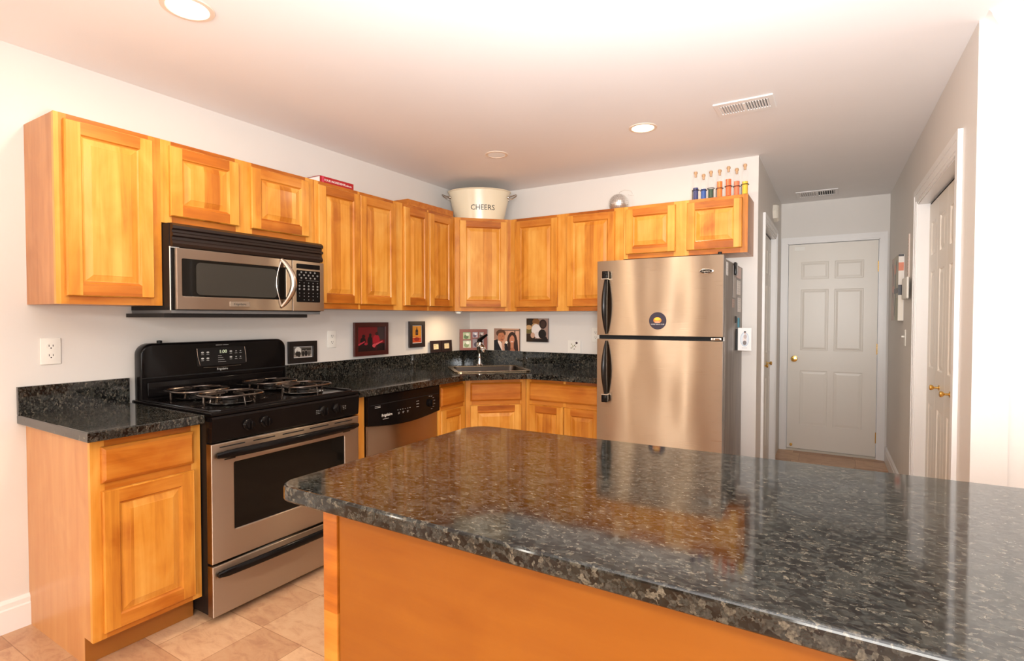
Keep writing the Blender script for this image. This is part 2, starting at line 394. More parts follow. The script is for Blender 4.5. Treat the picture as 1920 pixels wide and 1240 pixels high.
# door casings: local frame of the wall (front = -y)
def casing(name, x0, x1, z1, loc, rot, w=.075, t=.018, foot=0.0):
    m = MB()
    def prof(a, b):    # outward coordinate a..b in fractions of w, thickness
        return [(0, w*.18, .010), (w*.18, w*.62, t*.8), (w*.62, w, t)]
    for a, b, th in prof(0, 0):
        m.box(x0-b, x0-a, -th, 0, foot, z1+b, TRIM)
        m.box(x1+a, x1+b, -th, 0, foot, z1+b, TRIM)
        m.box(x0-a, x1+a, -th, 0, z1+a, z1+b, TRIM)
    m.box(x0-.002, x0+.006, -.003, .105, foot, z1, TRIM).box(x1-.006, x1+.002, -.003, .105, foot, z1, TRIM).box(x0, x1, -.003, .105, z1-.006, z1+.002, TRIM)
    return struct(m, name, loc=loc, rot=rot)
casing('trim_2', DX0, DX1, DZ, (0, 1.8695, 0), 0, w=.058)
casing('trim_3', CL0, CL1, DH, (2.4835, 0, 0), PI/2)
casing('trim_4', RC0, RC1, DH, RO+Vector((-.0005, 0, 0)), RA, w=.088)

def raised_panel(mb, x0, x1, z0, z1, y, m, rec=.005, b=.018):
    # recessed moulding around a raised field, front plane at y facing -y
    R = [(0, 0), (.006, rec), (.012, rec), (.012+b, rec*.15), (None, None)]
    vs = []; fs = []
    for i, (d, r) in enumerate(R[:-1]):
        vs += [(x0+d, y+r, z0+d), (x1-d, y+r, z0+d), (x1-d, y+r, z1-d), (x0+d, y+r, z1-d)]
    for i in range(len(R)-2):
        for k in range(4): l = (k+1) % 4; fs.append((i*4+k, i*4+l, i*4+4+l, i*4+4+k))
    k = (len(R)-2)*4; fs.append((k, k+1, k+2, k+3))
    mb.add(vs, fs, m)
def panel_leaf(x0, x1, z0, z1, y, t, cols, rows, m, rec=.007):
    # flat leaf whose front face is cut around the raised panels
    mb = MB(); xs = sorted({x0, x1} | {v for c in cols for v in c}); zs = sorted({z0, z1} | {v for c in rows for v in c})
    for i in range(len(xs)-1):
        for j in range(len(zs)-1):
            a, b, c, d = xs[i], xs[i+1], zs[j], zs[j+1]
            if (a, b) in cols and (c, d) in rows: raised_panel(mb, a, b, c, d, y, m, rec)
            else: mb.add([(a, y, c), (b, y, c), (b, y, d), (a, y, d)], [(0, 1, 2, 3)], m)
    mb.box(x0, x1, y+.008, y+t, z0, z1, m)
    for a, b in ((x0, x0+.0001), (x1-.0001, x1)): mb.box(a, b, y, y+t, z0, z1, m)
    for a, b in ((z0, z0+.0001), (z1-.0001, z1)): mb.box(x0, x1, y, y+t, a, b, m)
    return mb
def knob(mb, x, y, z, m=BRASS, r=.016, L=.045):
    return mb.lathe([(r*1.1, 0), (r*1.1, .003), (r*.45, .006), (r*.4, L*.5), (r*.9, L*.62), (r*1.15, L*.8), (r*.95, L*.95), (0, L)], m, (x, y, z), 16, ax='y')
# hall end door: six panels
W0, W1 = DX0+.009, DX1-.009; cw = (W1-W0)
c1 = (W0+.11, W0+.11+.235); c2 = (W1-.11-.235, W1-.11)
hd = panel_leaf(W0, W1, .02, DZ-.01, 1.885, .035, [c1, c2], [(.26, .80), (1.0, 1.60), (1.70, 1.87)], DOORW, .003).build('door_1', kind='structure')
kb = knob(MB(), W0+.06, 1.885, .915, r=.026, L=.06).build('door_knob', hd, 'polished brass knob')
for z in (.2, 1.03, 1.80): MB().box(W1-.004, W1+.007, 1.876, 1.886, z-.05, z+.05, BRASS).lathe([(.005, -.05), (.005, .05)], BRASS, (W1+.001, 1.877, z), 10).build('hinge', hd, 'brass hinge')
knob(MB(), W0+.04, 1.885, .055, BRASS, .011, .03).build('door_stop', hd, 'small brass door stop')
MB().box(W0+.05, W0+.14, 1.882, 1.885, 1.985, 2.02, PLATE).build('sensor', hd, 'small white sensor')
struct(MB().box(DX0+.007, DX1-.007, 1.86, 1.98, .0, .018, mat('pale_threshold', hx('cfc8bc'), .4)), 'trim_5')
def bifold(name, x0, x1, z1, y, loc, rot, knobs):
    r = bpy.data.objects.new(name, None); COL.objects.link(r); r.location = loc; r.rotation_euler = (0, 0, rot); r['kind'] = 'structure'
    n = 4; ww = (x1-x0-.014)/n
    for i in range(n):
        a = x0+.007+i*ww+.0015; b = a+ww-.003
        lf = panel_leaf(a, b, .015, z1-.02, y, .03, [(a+.07, b-.07)], [(.22, .80), (1.02, 1.60), (1.70, 1.90)], DOORW).build('door_leaf', r)
        if i in (1, 2): knob(MB(), (b-.15 if i == 1 else a+.15), y, .93, r=.014, L=.045).build('door_knob', lf, 'brass knob')
    MB().box(x0+.008, x1-.008, y+.003, y+.03, z1-.018, z1-.008, DARKGAP).build('track', r, 'dark sliding track')
    return r
bifold('door_2', CL0, CL1, DH, .03, (2.483, 0, 0), PI/2, 1)
bifold('door_3', RC0, RC1, DH, .055, RO, RA, 1)

# ------------------------------------------------------------------ cabinets (local frame: x right, front = -y, wall at y = 0)
def cab_door(x0, x1, z0, z1, yf, parent, label=None, fw=.052):
    mb = MB(); t = .02; e = .004
    # outer edge with eased arris
    o = [(0, 0), (0, -(t-.006)), (e, -t)]
    vs = []; fs = []
    for d, y in o: vs += [(x0+d, yf+y, z0+d), (x1-d, yf+y, z0+d), (x1-d, yf+y, z1-d), (x0+d, yf+y, z1-d)]
    for i in range(2):
        for k in range(4): l = (k+1) % 4; fs.append((i*4+k, i*4+l, i*4+4+l, i*4+4+k))
    fs.append((3, 2, 1, 0)); mb.add(vs, fs, WV)
    y = yf-t; a, b, c, d = x0+e, x1-e, z0+e, z1-e; A, B, C_, D = x0+fw, x1-fw, z0+fw, z1-fw
    mb.add([(a, y, c), (A, y, c), (A, y, d), (a, y, d)], [(0, 1, 2, 3)], WV).add([(B, y, c), (b, y, c), (b, y, d), (B, y, d)], [(0, 1, 2, 3)], WV)
    mb.add([(A, y, D), (B, y, D), (B, y, d), (A, y, d)], [(0, 1, 2, 3)], WH).add([(A, y, c), (B, y, c), (B, y, C_), (A, y, C_)], [(0, 1, 2, 3)], WH)
    R = [(0, 0), (.005, .007), (.010, .0085), (.013, .0085), (.036, .002), (.037, .001)]
    vs = []
    for q, r in R: vs += [(A+q, y+r, C_+q), (B-q, y+r, C_+q), (B-q, y+r, D-q), (A+q, y+r, D-q)]
    for i in range(len(R)-1):
        for k in range(4):
            l = (k+1) % 4
            mb.add([vs[i*4+k], vs[i*4+l], vs[i*4+4+l], vs[i*4+4+k]], [(0, 1, 2, 3)], (WH if (k in (0, 2) and i < 2) else WV))
    mb.add(vs[-4:], [(0, 1, 2, 3)], WV)
    return mb.build('door', parent, label)
def drawer_front(x0, x1, z0, z1, yf, parent, name='drawer'):
    mb = MB(); R = [(0, 0), (0, -.011), (.003, -.014), (.012, -.02)]; vs = []; fs = []
    for d, y in R: vs += [(x0+d, yf+y, z0+d), (x1-d, yf+y, z0+d), (x1-d, yf+y, z1-d), (x0+d, yf+y, z1-d)]
    for i in range(3):
        for k in range(4): l = (k+1) % 4; fs.append((i*4+k, i*4+l, i*4+4+l, i*4+4+k))
    fs += [(12, 13, 14, 15), (3, 2, 1, 0)]
    return mb.add(vs, fs, WH).build(name, parent)
def face_frame(x0, x1, z0, z1, d, stiles, rails, parent):
    mb = MB()
    for a, b in stiles: mb.box(a, b, -d, -d+.019, z0, z1, WV)
    xs = sorted(stiles)
    for c, e in rails:
        for i in range(len(xs)-1): mb.box(xs[i][1], xs[i+1][0], -d+.0004, -d+.019, c, e, WH)
    return mb.build('face_frame', parent)
def upper(label, loc, rot, w_, z0, z1, doors, stiles, group='honey maple wall cabinets', d=.305, side=WSIDE):
    t = thing('wall_cabinet', label, 'cabinet', loc, rot, group)
    MB().box(.001, w_-.001, -d+.019, -.001, z0, z1, side).build('carcass', t, 'paler veneered box')
    ins = .034
    face_frame(0, w_, z0, z1, d, stiles, [(z0, z0+.04), (z1-.04, z1)], t)
    for a, b in doors: cab_door(a, b, z0+.033, z1-.022, -d, t)
    return t
ZT, ZB = 2.134, 1.372
L = PI/2
yA, yM, y2, y3, yE = -3.236, -2.845, -2.003, -1.255, -.637
upper('tall single-door honey maple wall cabinet at far left, left of the microwave', (0, yA, 0), L, yM-yA, ZB, ZT, [(.030, .352)], [(0, .042), (.34, yM-yA)])
upper('short double-door honey maple wall cabinet above the black and steel microwave', (0, yM, 0), L, y2-yM, 1.755, ZT, [(.034, .366), (.434, .792)], [(0, .045), (.355, .445), (.78, y2-yM)])
upper('double-door honey maple wall cabinet right of the microwave, under the red book', (0, y2, 0), L, y3-y2, ZB, ZT, [(.018, .341), (.346, .672)], [(0, .03), (.335, .352), (.66, y3-y2)])
upper('double-door honey maple wall cabinet with a loose board on top, left of the corner cabinet', (0, y3, 0), L, yE-y3, ZB, ZT, [(.012, .280), (.286, .572)], [(0, .024), (.275, .291), (.56, yE-y3)])
# corner wall cabinet with a diagonal front
t = thing('corner_wall_cabinet', 'diagonal single-door honey maple wall cabinet in the corner under the cream tub', 'cabinet', (0, 0, 0), 0, 'honey maple wall cabinets')
q = .014
MB().prism([(.001, -.001), (.001, -.636), (.291, -.636), (.305, -.623), (.623, -.305), (.636, -.291), (.636, -.001)], ZB, ZT, WSIDE).build('carcass', t, 'paler veneered box')
DL = .332*math.sqrt(2); off = Vector((.305, -.637, 0))
ff = MB()
for a, b in ((0, .05), (DL-.05, DL)): ff.box(a, b, 0, .012, ZB, ZT, WV)
for c, e in ((ZB, ZB+.04), (ZT-.04, ZT)): ff.box(.05, DL-.05, .0004, .012, c, e, WH)
o = ff.build('face_frame', t, loc=off, rot=PI/4)
o = cab_door(.038, DL-.038, ZB+.033, ZT-.022, 0, t); o.location = off; o.rotation_euler = (0, 0, PI/4)
upper('wide double-door honey maple wall cabinet on the back wall, between corner and refrigerator cabinets', (.637, 0, 0), 0, .973, ZB, ZT, [(.045, .436), (.520, .910)], [(0, .055), (.425, .531), (.90, .973)])
upper('short double-door honey maple wall cabinet above the refrigerator, carrying the coloured bottles', (1.612, 0, 0), 0, .844, 1.752, ZT, [(.02, .378), (.456, .812)], [(0, .032), (.366, .468), (.80, .844)])
tag(MB().box(.02, .304, -1.19, -.655, ZT+.001, ZT+.044, WH, b=0).build('wooden_board'), 'loose thick maple board lying on the wall cabinets left of the cream tub', 'board')

def base(label, loc, rot, w_, d, stiles, rails, drawers, doors, group='honey maple base cabinets', left_side=WSIDE):
    t = thing('base_cabinet', label, 'cabinet', loc, rot, group); zt = .866
    c = MB().prism([(-.001, 0), (-.001, .866), (-d+.019, .866), (-d+.019, .105), (-d+.075, .105), (-d+.075, 0)], .001, w_-.001, left_side,
                   T=Matrix(((0, 0, 1, 0), (1, 0, 0, 0), (0, 1, 0, 0), (0, 0, 0, 1))))
    c.build('carcass', t, 'paler veneered box')
    MB().box(.001, w_-.001, -d+.070, -d+.0745, .001, .104, WDARK).build('toe_kick', t)
    face_frame(0, w_, .105, zt, d, stiles, rails, t)
    for a in drawers: drawer_front(*a, -d, t)
    for a in doors: cab_door(*a, -d, t)
    return t
RL = [(.105, .14), (.665, .70), (.83, .866)]
base('honey maple base cabinet with one drawer and one door, left of the range', (0, -3.248, 0), L, .398, .612, [(0, .045), (.36, .398)], RL, [(.032, .366, .698, .834)], [(.032, .366, .13, .668)])
t = thing('cabinet_filler', 'narrow maple filler strip between range and dishwasher', 'filler panel', (0, -1.998, 0), L)
MB().box(0, .088, -.612, -.005, .0, .866, WV).build('panel', t)
base('narrow honey maple base cabinet with a drawer between dishwasher and corner sink cabinet', (0, -1.238, 0), L, .325, .612, [(0, .03), (.295, .325)], RL, [(.022, .292, .698, .834)], [(.022, .292, .13, .668)])
# diagonal sink base
A_, B_ = Vector((.612, -.911, 0)), Vector((.957, -.612, 0)); dang = math.atan2(B_.y-A_.y, B_.x-A_.x); DL = (B_-A_).length
t = thing('sink_base_cabinet', 'diagonal honey maple sink cabinet in the corner below the sink', 'cabinet', (0, 0, 0), 0, 'honey maple base cabinets')
nn = Vector((-math.sin(dang), math.cos(dang), 0))*.021
MB().prism([(.001, -.001), (.001, -.910), (.59, -.910), ((A_+nn).x+.004, (A_+nn).y+.004), ((B_+nn).x-.004, (B_+nn).y-.004), (.955, -.59), (.955, -.001)], .105, .70, WSIDE).build('carcass', t, 'paler veneered box')
ff = MB()
for a, b in ((0, .045), (DL-.045, DL)): ff.box(a, b, 0, .018, .105, .866, WV)
for c, e in RL: ff.box(.045, DL-.045, .0004, .018, c, e, WH)
ff.build('face_frame', t, loc=A_, rot=dang)
o = drawer_front(.035, DL-.035, .698, .834, 0, t, 'false_drawer_front'); o.location = A_; o.rotation_euler = (0, 0, dang)
o = cab_door(.035, DL-.035, .13, .668, 0, t); o.location = A_; o.rotation_euler = (0, 0, dang)
base('honey maple base cabinet with wide drawer and two doors beside the refrigerator', (.96, 0, 0), 0, .632, .612, [(0, .045), (.312, .33), (.60, .632)], RL, [(.035, .605, .70, .836)], [(.035, .318, .13, .668), (.324, .605, .13, .668)])

# ------------------------------------------------------------------ granite worktops
KT, KB = .905, .867
def arc(cx, cy, r, a0, a1, n=6): return [(cx+r*math.cos(math.radians(a0+(a1-a0)*i/n)), cy+r*math.sin(math.radians(a0+(a1-a0)*i/n))) for i in range(n+1)]
t = thing('worktop', 'short dark granite worktop with upstand left of the range', 'countertop', (0, 0, 0))
MB().prism([(.001, -3.276), (.672, -3.276), (.672, -2.862), (.001, -2.862)], KB, KT, GR, b=.004).build('slab', t)
MB().box(.001, .021, -3.276, -2.862, KT+.0005, 1.024, GR).build('upstand', t)
t = thing('worktop', 'dark granite corner worktop with upstand, sink set into its corner', 'countertop', (0, 0, 0))
def st(s, q): r = 1/math.sqrt(2); return ((s+q)*r, (s-q)*r)
s0, s1, q0, q1 = -.285, .315, .52, 1.045
def srect(s0, s1, q0, q1, r=.04, n=5):
    P = []
    for cs, cq, a in ((s1-r, q0+r, -90), (s1-r, q1-r, 0), (s0+r, q1-r, 90), (s0+r, q0+r, 180)):
        for i in range(n+1):
            an = math.radians(a+90*i/n); P.append(st(cs+r*math.cos(an), cq+r*math.sin(an)))
    return P
hole = srect(s0+.03, s1-.03, q0+.075, q1-.03)
out = [(.001, -1.995), (.672, -1.995), (.682, -1.10), (.69, -1.05), (.71, -1.00), (.985, -.735), (1.02, -.707), (1.06, -.698), (1.596, -.692), (1.596, -.001), (.001, -.001)]
MB().prism(out, KB, KT, GR, holes=[hole], b=0).build('slab', t)
MB().prism([(.001, -1.995), (.021, -1.995), (.021, -.021), (1.596, -.021), (1.596, -.001), (.001, -.001)], KT+.0005, 1.020, GR).build('upstand', t)
# sink
t = thing('sink', 'dark steel corner sink basin set into the granite below the couple portrait', 'sink', (0, 0, 0))
MB().prism(srect(s0, s1, q0, q1, .05), KT+.001, KT+.008, RIMST, holes=[srect(s0+.035, s1-.035, q0+.08, q1-.035)], b=.002).build('rim', t)
ou, inn = srect(s0+.034, s1-.034, q0+.079, q1-.034), srect(s0+.05, s1-.05, q0+.095, q1-.05)
mb = MB(); n = len(ou); zb = .74
mb.add([(x, y, KT+.004) for x, y in ou]+[(x, y, zb+.02) for x, y in inn]+[(x, y, zb) for x, y in srect(s0+.07, s1-.07, q0+.11, q1-.07)],
       [(i, (i+1) % n, n+(i+1) % n, n+i) for i in range(n)]+[(n+i, n+(i+1) % n, 2*n+(i+1) % n, 2*n+i) for i in range(n)]+[tuple(range(2*n, 3*n))], DARKST)
bo = mb.build('basin', t)
c = st(0.015, .80); MB().lathe([(.045, 0), (.045, .004), (.03, .006), (.028, .002), (0, .002)], CHROME, (c[0], c[1], zb+.001), 20).build('drain', bo)
# faucet
fx, fy = st(-.01, .56)
t = thing('faucet', 'chrome single-lever faucet with dark lever behind the corner sink', 'faucet', (fx, fy, KT+.0085), -PI/4)
MB().lathe([(.030, 0), (.030, .006), (.022, .012), (.019, .03), (.017, .10), (.022, .13), (.027, .155), (.027, .185), (.02, .2), (0, .203)], CHROME, (0, 0, 0), 24).build('body', t)
MB().tube([(.0, 0, .145), (.05, .0, .165), (.10, .0, .168), (.145, .0, .160), (.165, 0, .148)], [.016, .018, .02, .021, .021], CHROME, 14).lathe([(.024, -.0), (.026, .008), (.026, .026), (.018, .028), (0, .028)], CHROME, (.165, 0, .122), 20).build('spout', t)
MB().tube([(0, 0, .198), (.0, -.0, .222), (.045, .028, .245), (.075, .045, .262)], [.02, .018, .012, .009], BLACK, 12, flat=1.3).build('lever', t, 'glossy dark lever')

# island
t = thing('kitchen_island', 'honey maple kitchen island base with plain panel facing the camera', 'island', (0, 0, 0))
MB().box(1.895, 3.62, -3.232, -2.46, .001, .866, WSIDE).build('carcass', t)
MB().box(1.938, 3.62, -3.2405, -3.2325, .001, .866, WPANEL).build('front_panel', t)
MB().box(1.886, 1.934, -3.2465, -3.2325, .001, .866, WH, b=.003).build('corner_stile', t)
r = .055
isl = arc(1.765+r, -3.295+r, r, 180, 270)+arc(3.78-r, -3.295+r, r, 270, 360)+arc(3.78-r, -2.355-r, r, 0, 90)+[(1.87, -2.425)]+arc(1.765+.09, -2.425-.09, .09, 90, 180)
MB_i = MB().prism(isl, KB, KT, GR, b=.006).build('worktop')
tag(MB_i, 'large dark speckled granite slab with rounded corners topping the kitchen island', 'countertop')

# ------------------------------------------------------------------ range
t = thing('gas_range', 'black and stainless gas range with four burners between two granite worktops', 'stove', (0, -2.845, 0), L)
W = .805
MB().box(0, W-.0, -.655, -.012, .03, .893, BLACKM).build('body', t)
# backguard
P = rrect(.004, W-.004, .905, 1.19, .055, 8, (0, 1, 1, 0))
mb = MB(); fprism(mb, P, -.085, -.015, BLACK, b=.012); mb.box(.03, W-.03, -.092, -.084, .925, 1.0, BLACK, b=.006).box(.01, W-.01, -.0865, -.084, 1.018, 1.024, DARKGAP)
bg = mb.build('backguard', t)
MB().lathe([(.012, 0), (.012, .012), (0, .014)], BLACKM, (.11, -.04, 1.1895), 12).build('vent_cap', bg)
mb = MB(); fprism(mb, rrect(.268, .542, 1.06, 1.155, .012), -.0885, -.0845, BLACKM)
cp = mb.build('control_display', bg)
mb = MB()
mb.tube([(.268, -.089, 1.155), (.272, -.0895, 1.11), (.284, -.089, 1.066)], .0012, SATIN, 6).tube([(.531, -.089, 1.155), (.539, -.0895, 1.11), (.541, -.089, 1.066)], .0012, SATIN, 6).tube([(.30, -.089, 1.052), (.40, -.0895, 1.049), (.51, -.089, 1.053)], .0009, SATIN, 6)
mb.build('bezel', cp, 'thin satin bezel')
MB().text('1:00', .026, CLOCK, T=Matrix.Translation((.408, -.089, 1.132))).build('clock_digits', cp, 'green clock digits')
mb = MB()
for x in (.297, .325, .452, .482, .508):
    for z in (1.132, 1.10):
        mb.lathe([(.0075 if x < .46 else .004, 0), (.0075 if x < .46 else .004, .001), (0, .001)], WHITEINK, (x, -.0885, z), 10, ax='y', sy=.6)
        mb.box(x-.007, x+.007, -.0892, -.0886, z-.012, z-.0105, WHITEINK)
for k in range(4): mb.box(.380, .400+.008*k, -.0892, -.0886, 1.110-.011*k, 1.1115-.011*k, WHITEINK)
mb.text('Frigidaire', .016, WHITEINK, T=Matrix.Translation((.405, -.0866, 1.038)))
mb.box(.37, .405, -.0866, -.0862, 1.168, 1.170, WHITEINK).box(.41, .44, -.0866, -.0862, 1.168, 1.170, WHITEINK)
mb.build('lettering', bg, 'small pale lettering')
# cooktop
mb = MB(); mb.prism([(-.004, -.012), (W+.004, -.012), (W+.004, -.70), (-.004, -.70)][::-1], .8945, .914, BLACK, b=.006)
mb.tube([(.012, -.04, .915), (.012, -.66, .915), (.04, -.69, .915), (W-.04, -.69, .915), (W-.012, -.66, .915), (W-.012, -.04, .915)], .007, BLACK, 8)
mb.build('cooktop', t)
BX, BY = (.20, .605), (-.215, -.50)
for bx in BX:
    for by in BY:
        rr = .098
        b_ = MB().lathe([(rr, .0), (rr+.006, .006), (rr, .008), (rr*.72, .003), (.035, .003)], CHROME, (bx, by, .9165), 28).build('drip_bowl', t, 'shiny steel drip bowl')
        MB().lathe([(.03, 0), (.033, .012), (.024, .014), (.036, .018), (.034, .026), (0, .028)], BLACKM, (bx, by, .918), 20).build('burner', b_, 'black burner head')
    g = MB(); z = .958
    for by in BY:
        ring = [(bx+.125*math.copysign(abs(math.cos(a))**.55, math.cos(a)), by+.115*math.copysign(abs(math.sin(a))**.55, math.sin(a)), z) for a in [2*PI*i/32 for i in range(32)]]
        g.tube(ring, .0062, GRATE, 8, closed=True)
        for k in range(4):
            a = k*PI/2; dx, dy = math.cos(a), math.sin(a); ex, ey = dx*.125, dy*.115
            g.tube([(bx+ex, by+ey, .9165), (bx+ex, by+ey, z-.004), (bx+ex*.9, by+ey*.9, z+.006), (bx+dx*.028, by+dy*.028, z+.006)], .0052, GRATE, 6)
    g.build('grate', t)
# control panel and knobs
mb = MB(); Pp = [(.656, .895), (.700, .893), (.708, .885), (.700, .79), (.694, .782), (.656, .782)]
vs = [(x, -d, z) for x in (-.004, W+.004) for d, z in Pp]; n = 6
mb.add(vs, [(i, (i+1) % n, n+(i+1) % n, n+i) for i in range(n)]+[(5, 4, 3, 2, 1, 0), (6, 7, 8, 9, 10, 11)], BLACK)
cpn = mb.build('control_panel', t)
for x in (.160, .244, .572, .658):
    MB().lathe([(.026, 0), (.026, .004), (.022, .008), (.019, .024), (0, .025)], BLACK, (x, -.704, .838), 20, ax='y').box(x-.004, x+.004, -.738, -.728, .82, .856, BLACK, b=.002).build('knob', cpn, 'glossy black knob')
mb = MB()
for x in (.525, .535, .545, .692, .70, .712):
    for k in range(3): mb.box(x, x+.006, -.7055, -.705, .828+.008*k, .8295+.008*k, WHITEINK)
mb.build('lettering', cpn, 'small pale dial marks')
# oven door
mb = MB(); fprism(mb, [(-.006, .262), (W+.006, .262), (W+.006, .776), (-.006, .776)], -.70, -.66, STEEL, holes=[rrect(.094, W-.094, .385, .683, .006)], b=.004)
od = mb.build('oven_door', t, 'brushed stainless oven door')
mb = MB(); fprism(mb, rrect(.092, W-.092, .383, .685, .006), -.694, -.664, GLASSB); wn = mb.build('window', od, 'dark oven glass')
mb = MB()
for a, b in ((.03, .145), (.185, .295), (.335, .455), (.49, .605), (.645, .765)): mb.box(a, b, -.7006, -.698, .757, .762, DARKGAP)
for a, b in ((.05, .10), (.70, .75)): mb.box(a, b, -.7006, -.698, .700, .705, DARKGAP)
mb.build('vent_slots', od, 'dark vent slots')
def bow_handle(x0, x1, z, y, parent, bulge=.045, sag=.0, hgt=.017):
    pts = []; rs = []; n = 20
    for i in range(n+1):
        u = i/n; k = 1-(2*u-1)**2
        pts.append((x0+(x1-x0)*u, y-.012-bulge*k, z-sag*k)); rs.append(hgt*(.85+.15*k) if 0 < i < n else hgt*.5)
    mb = MB().tube(pts, rs, BLACK, 12, flat=.55)
    for a in (x0+.02, x1-.02): mb.box(a-.016, a+.016, y-.016, y+.0, z-.012, z+.012, BLACK, b=.003)
    return mb.build('handle', parent, 'glossy black bowed handle')
bow_handle(.012, W-.008, .727, -.70, od, .034, -.006, .020)
mb = MB(); fprism(mb, [(-.006, .032), (W+.006, .032), (W+.006, .250), (-.006, .250)], -.70, -.66, STEEL, b=.004)
dr = mb.build('drawer', t, 'brushed stainless storage drawer')
bow_handle(.012, W-.012, .212, -.70, dr, .026, -.010, .020)
for x in (.05, W-.05): MB().lathe([(.02, 0), (.02, .012), (.012, .014), (.012, .03)], BLACKM, (x, -.60, .001), 14).build('foot', t)

# ------------------------------------------------------------------ microwave
t = thing('microwave_oven', 'stainless over-the-range microwave with black vent grille, mounted under the short cabinet', 'microwave', (0, -2.842, 0), L)
W = .829; Z0, Z1 = 1.352, 1.748
MB().box(0, W, -.365, -.003, Z0, Z1, BLACKM).build('body', t)
mb = MB()
Pg = [(.365, 1.638), (.388, 1.640), (.394, 1.655), (.384, 1.672), (.384, 1.684), (.396, 1.690), (.396, 1.700), (.384, 1.706), (.384, 1.716), (.396, 1.722), (.396, 1.735), (.38, 1.7475), (.365, 1.7475)]
n = len(Pg); mb.add([(x, -d, z) for x in (.002, W-.002) for d, z in Pg], [(i, (i+1) % n, n+(i+1) % n, n+i) for i in range(n)]+[tuple(range(n))[::-1], tuple(range(n, 2*n))], mat('brown_black_grille', (.016, .009, .007), .25))
mb.build('vent_grille', t, 'black louvred vent grille')
dx = .612
mb = MB(); fprism(mb, [(.012, Z0+.003), (dx, Z0+.003), (dx, 1.634), (.012, 1.634)], -.402, -.366, STEEL, holes=[rrect(.036, .575, 1.415, 1.588, .006)], b=.003)
md = mb.build('door', t, 'brushed stainless door')
mb = MB(); fprism(mb, rrect(.034, .577, 1.413, 1.590, .006), -.3985, -.368, GLASSB); wn = mb.build('window', md, 'black glass window')
mb = MB(); fprism(mb, rrect(.10, .52, 1.424, 1.575, .02), -.3995, -.3987, MWGLASS); mb.build('mesh_screen', wn, 'grey mesh screen')
pts = [(.560, -.402, 1.648-.012)]; pts = []
for i in range(17):
    u = i/16; k = math.sin(PI*u); pts.append((.545+.040*k**.8, -.404-.05*k, 1.375+.258*u))
MB().tube(pts, [.006+.008*math.sin(PI*i/16)**.6 for i in range(17)], SATIN, 12, flat=1.3).tube([(.545+.0-.030*math.sin(PI*i/16), -.4035, 1.385+.238*i/16) for i in range(17)], .003, SATIN, 6).build('handle', md, 'bowed satin steel handle')
mb = MB(); fprism(mb, rrect(.258, .362, 1.372, 1.397, .003), -.406, -.402, SATIN); bd = mb.build('badge', md, 'small steel name badge')
MB().text('Frigidaire', .017, INK, T=Matrix.Translation((.31, -.4063, 1.384))).build('lettering', bd)
mb = MB(); fprism(mb, [(dx+.004, Z0+.003), (W-.004, Z0+.003), (W-.004, 1.634), (dx+.004, 1.634)], -.402, -.366, STEEL, b=.003)
pn = mb.build('control_panel', t, 'brushed stainless control panel')
mb = MB(); fprism(mb, rrect(.640, .796, 1.592, 1.618, .005), -.4035, -.4018, BLACK); fprism(mb, rrect(.640, .796, 1.405, 1.582, .006), -.4035, -.4018, BLACK); kp = mb.build('keypad', pn, 'black keypad and display')
mb = MB()
for j, z in enumerate((1.572, 1.556, 1.540, 1.513, 1.495, 1.478, 1.455, 1.438, 1.418)):
    for i in range(5 if j not in (0, 2, 8) else 4 if j < 8 else 3):
        x = .658+.030*i+(.012 if j in (0, 2) else .03 if j == 8 else 0); r = .0062 if j in (0, 1, 2, 4, 5) else .003
        mb.lathe([(r, 0), (r, .0006), (0, .0006)], DIMINK, (x, -.4036, z), 8, ax='y', sy=.9)
mb.box(.655, .675, -.404, -.4036, 1.526, 1.5275, DIMINK).box(.70, .785, -.404, -.4036, 1.526, 1.5275, DIMINK)
mb.build('button_marks', kp, 'pale button marks')
MB().box(-.03, W-.10, -.375, -.02, 1.318, 1.3365, BLACKM).box(-.005, W-.02, -.385, -.02, 1.337, 1.3515, mat('grey_vent_base', (.12, .12, .12), .4)).build('base_plate', t, 'dark underside plate')
mb = MB().box(-.001, .002, -.370, -.366, 1.345, 1.64, PLATE).box(-.002, .04, -.372, -.366, 1.636, 1.641, PLATE)
mb.build('edge_strip', t, 'thin pale trim strip')

# ------------------------------------------------------------------ dishwasher
t = thing('dishwasher', 'stainless dishwasher with curved black control panel under the worktop', 'dishwasher', (0, -1.906, 0), L)
W = .663
MB().box(.004, W-.004, -.58, -.02, .09, .862, BLACKM).box(.01, W-.01, -.54, -.05, .001, .09, BLACKM).build('body', t)
MB().box(.004, W-.004, -.615, -.581, .11, .69, STEEL, b=.004).box(.004, .018, -.617, -.60, .11, .69, SATIN).build('door', t, 'brushed stainless door')
def zlow(u): return .682-.028*math.sin(PI*u)
mb = MB(); n = 16; top = .858
P = [(.002+(W-.004)*i/n, zlow(i/n)) for i in range(n+1)]+[(W-.002, top), (.002, top)]
fprism(mb, P, -.638, -.582, BLACK, b=.005); dp = mb.build('control_panel', t, 'glossy black control panel')
MB().box(.02, W-.02, -.6385, -.636, .80, .803, DARKGAP).build('latch_groove', dp)
MB().lathe([(.027, 0), (.026, .012), (.02, .016), (0, .017)], BLACK, (.555, -.638, .748), 24, ax='y').box(.551, .559, -.662, -.652, .726, .77, BLACK, b=.002).build('dial', dp, 'round black dial')
mb = MB(); mb.text('Frigidaire', .024, PLATE, T=Matrix.Translation((.155, -.6386, .730)))
mb.box(.12, .17, -.6388, -.6384, .707, .709, WHITEINK)
for k in range(2): mb.box(.055, .10, -.6388, -.6384, .790-.008*k, .792-.008*k, WHITEINK)
for k in range(6): mb.box(.245+.022*k, .253+.022*k, -.6388, -.6384, .744, .746, WHITEINK)
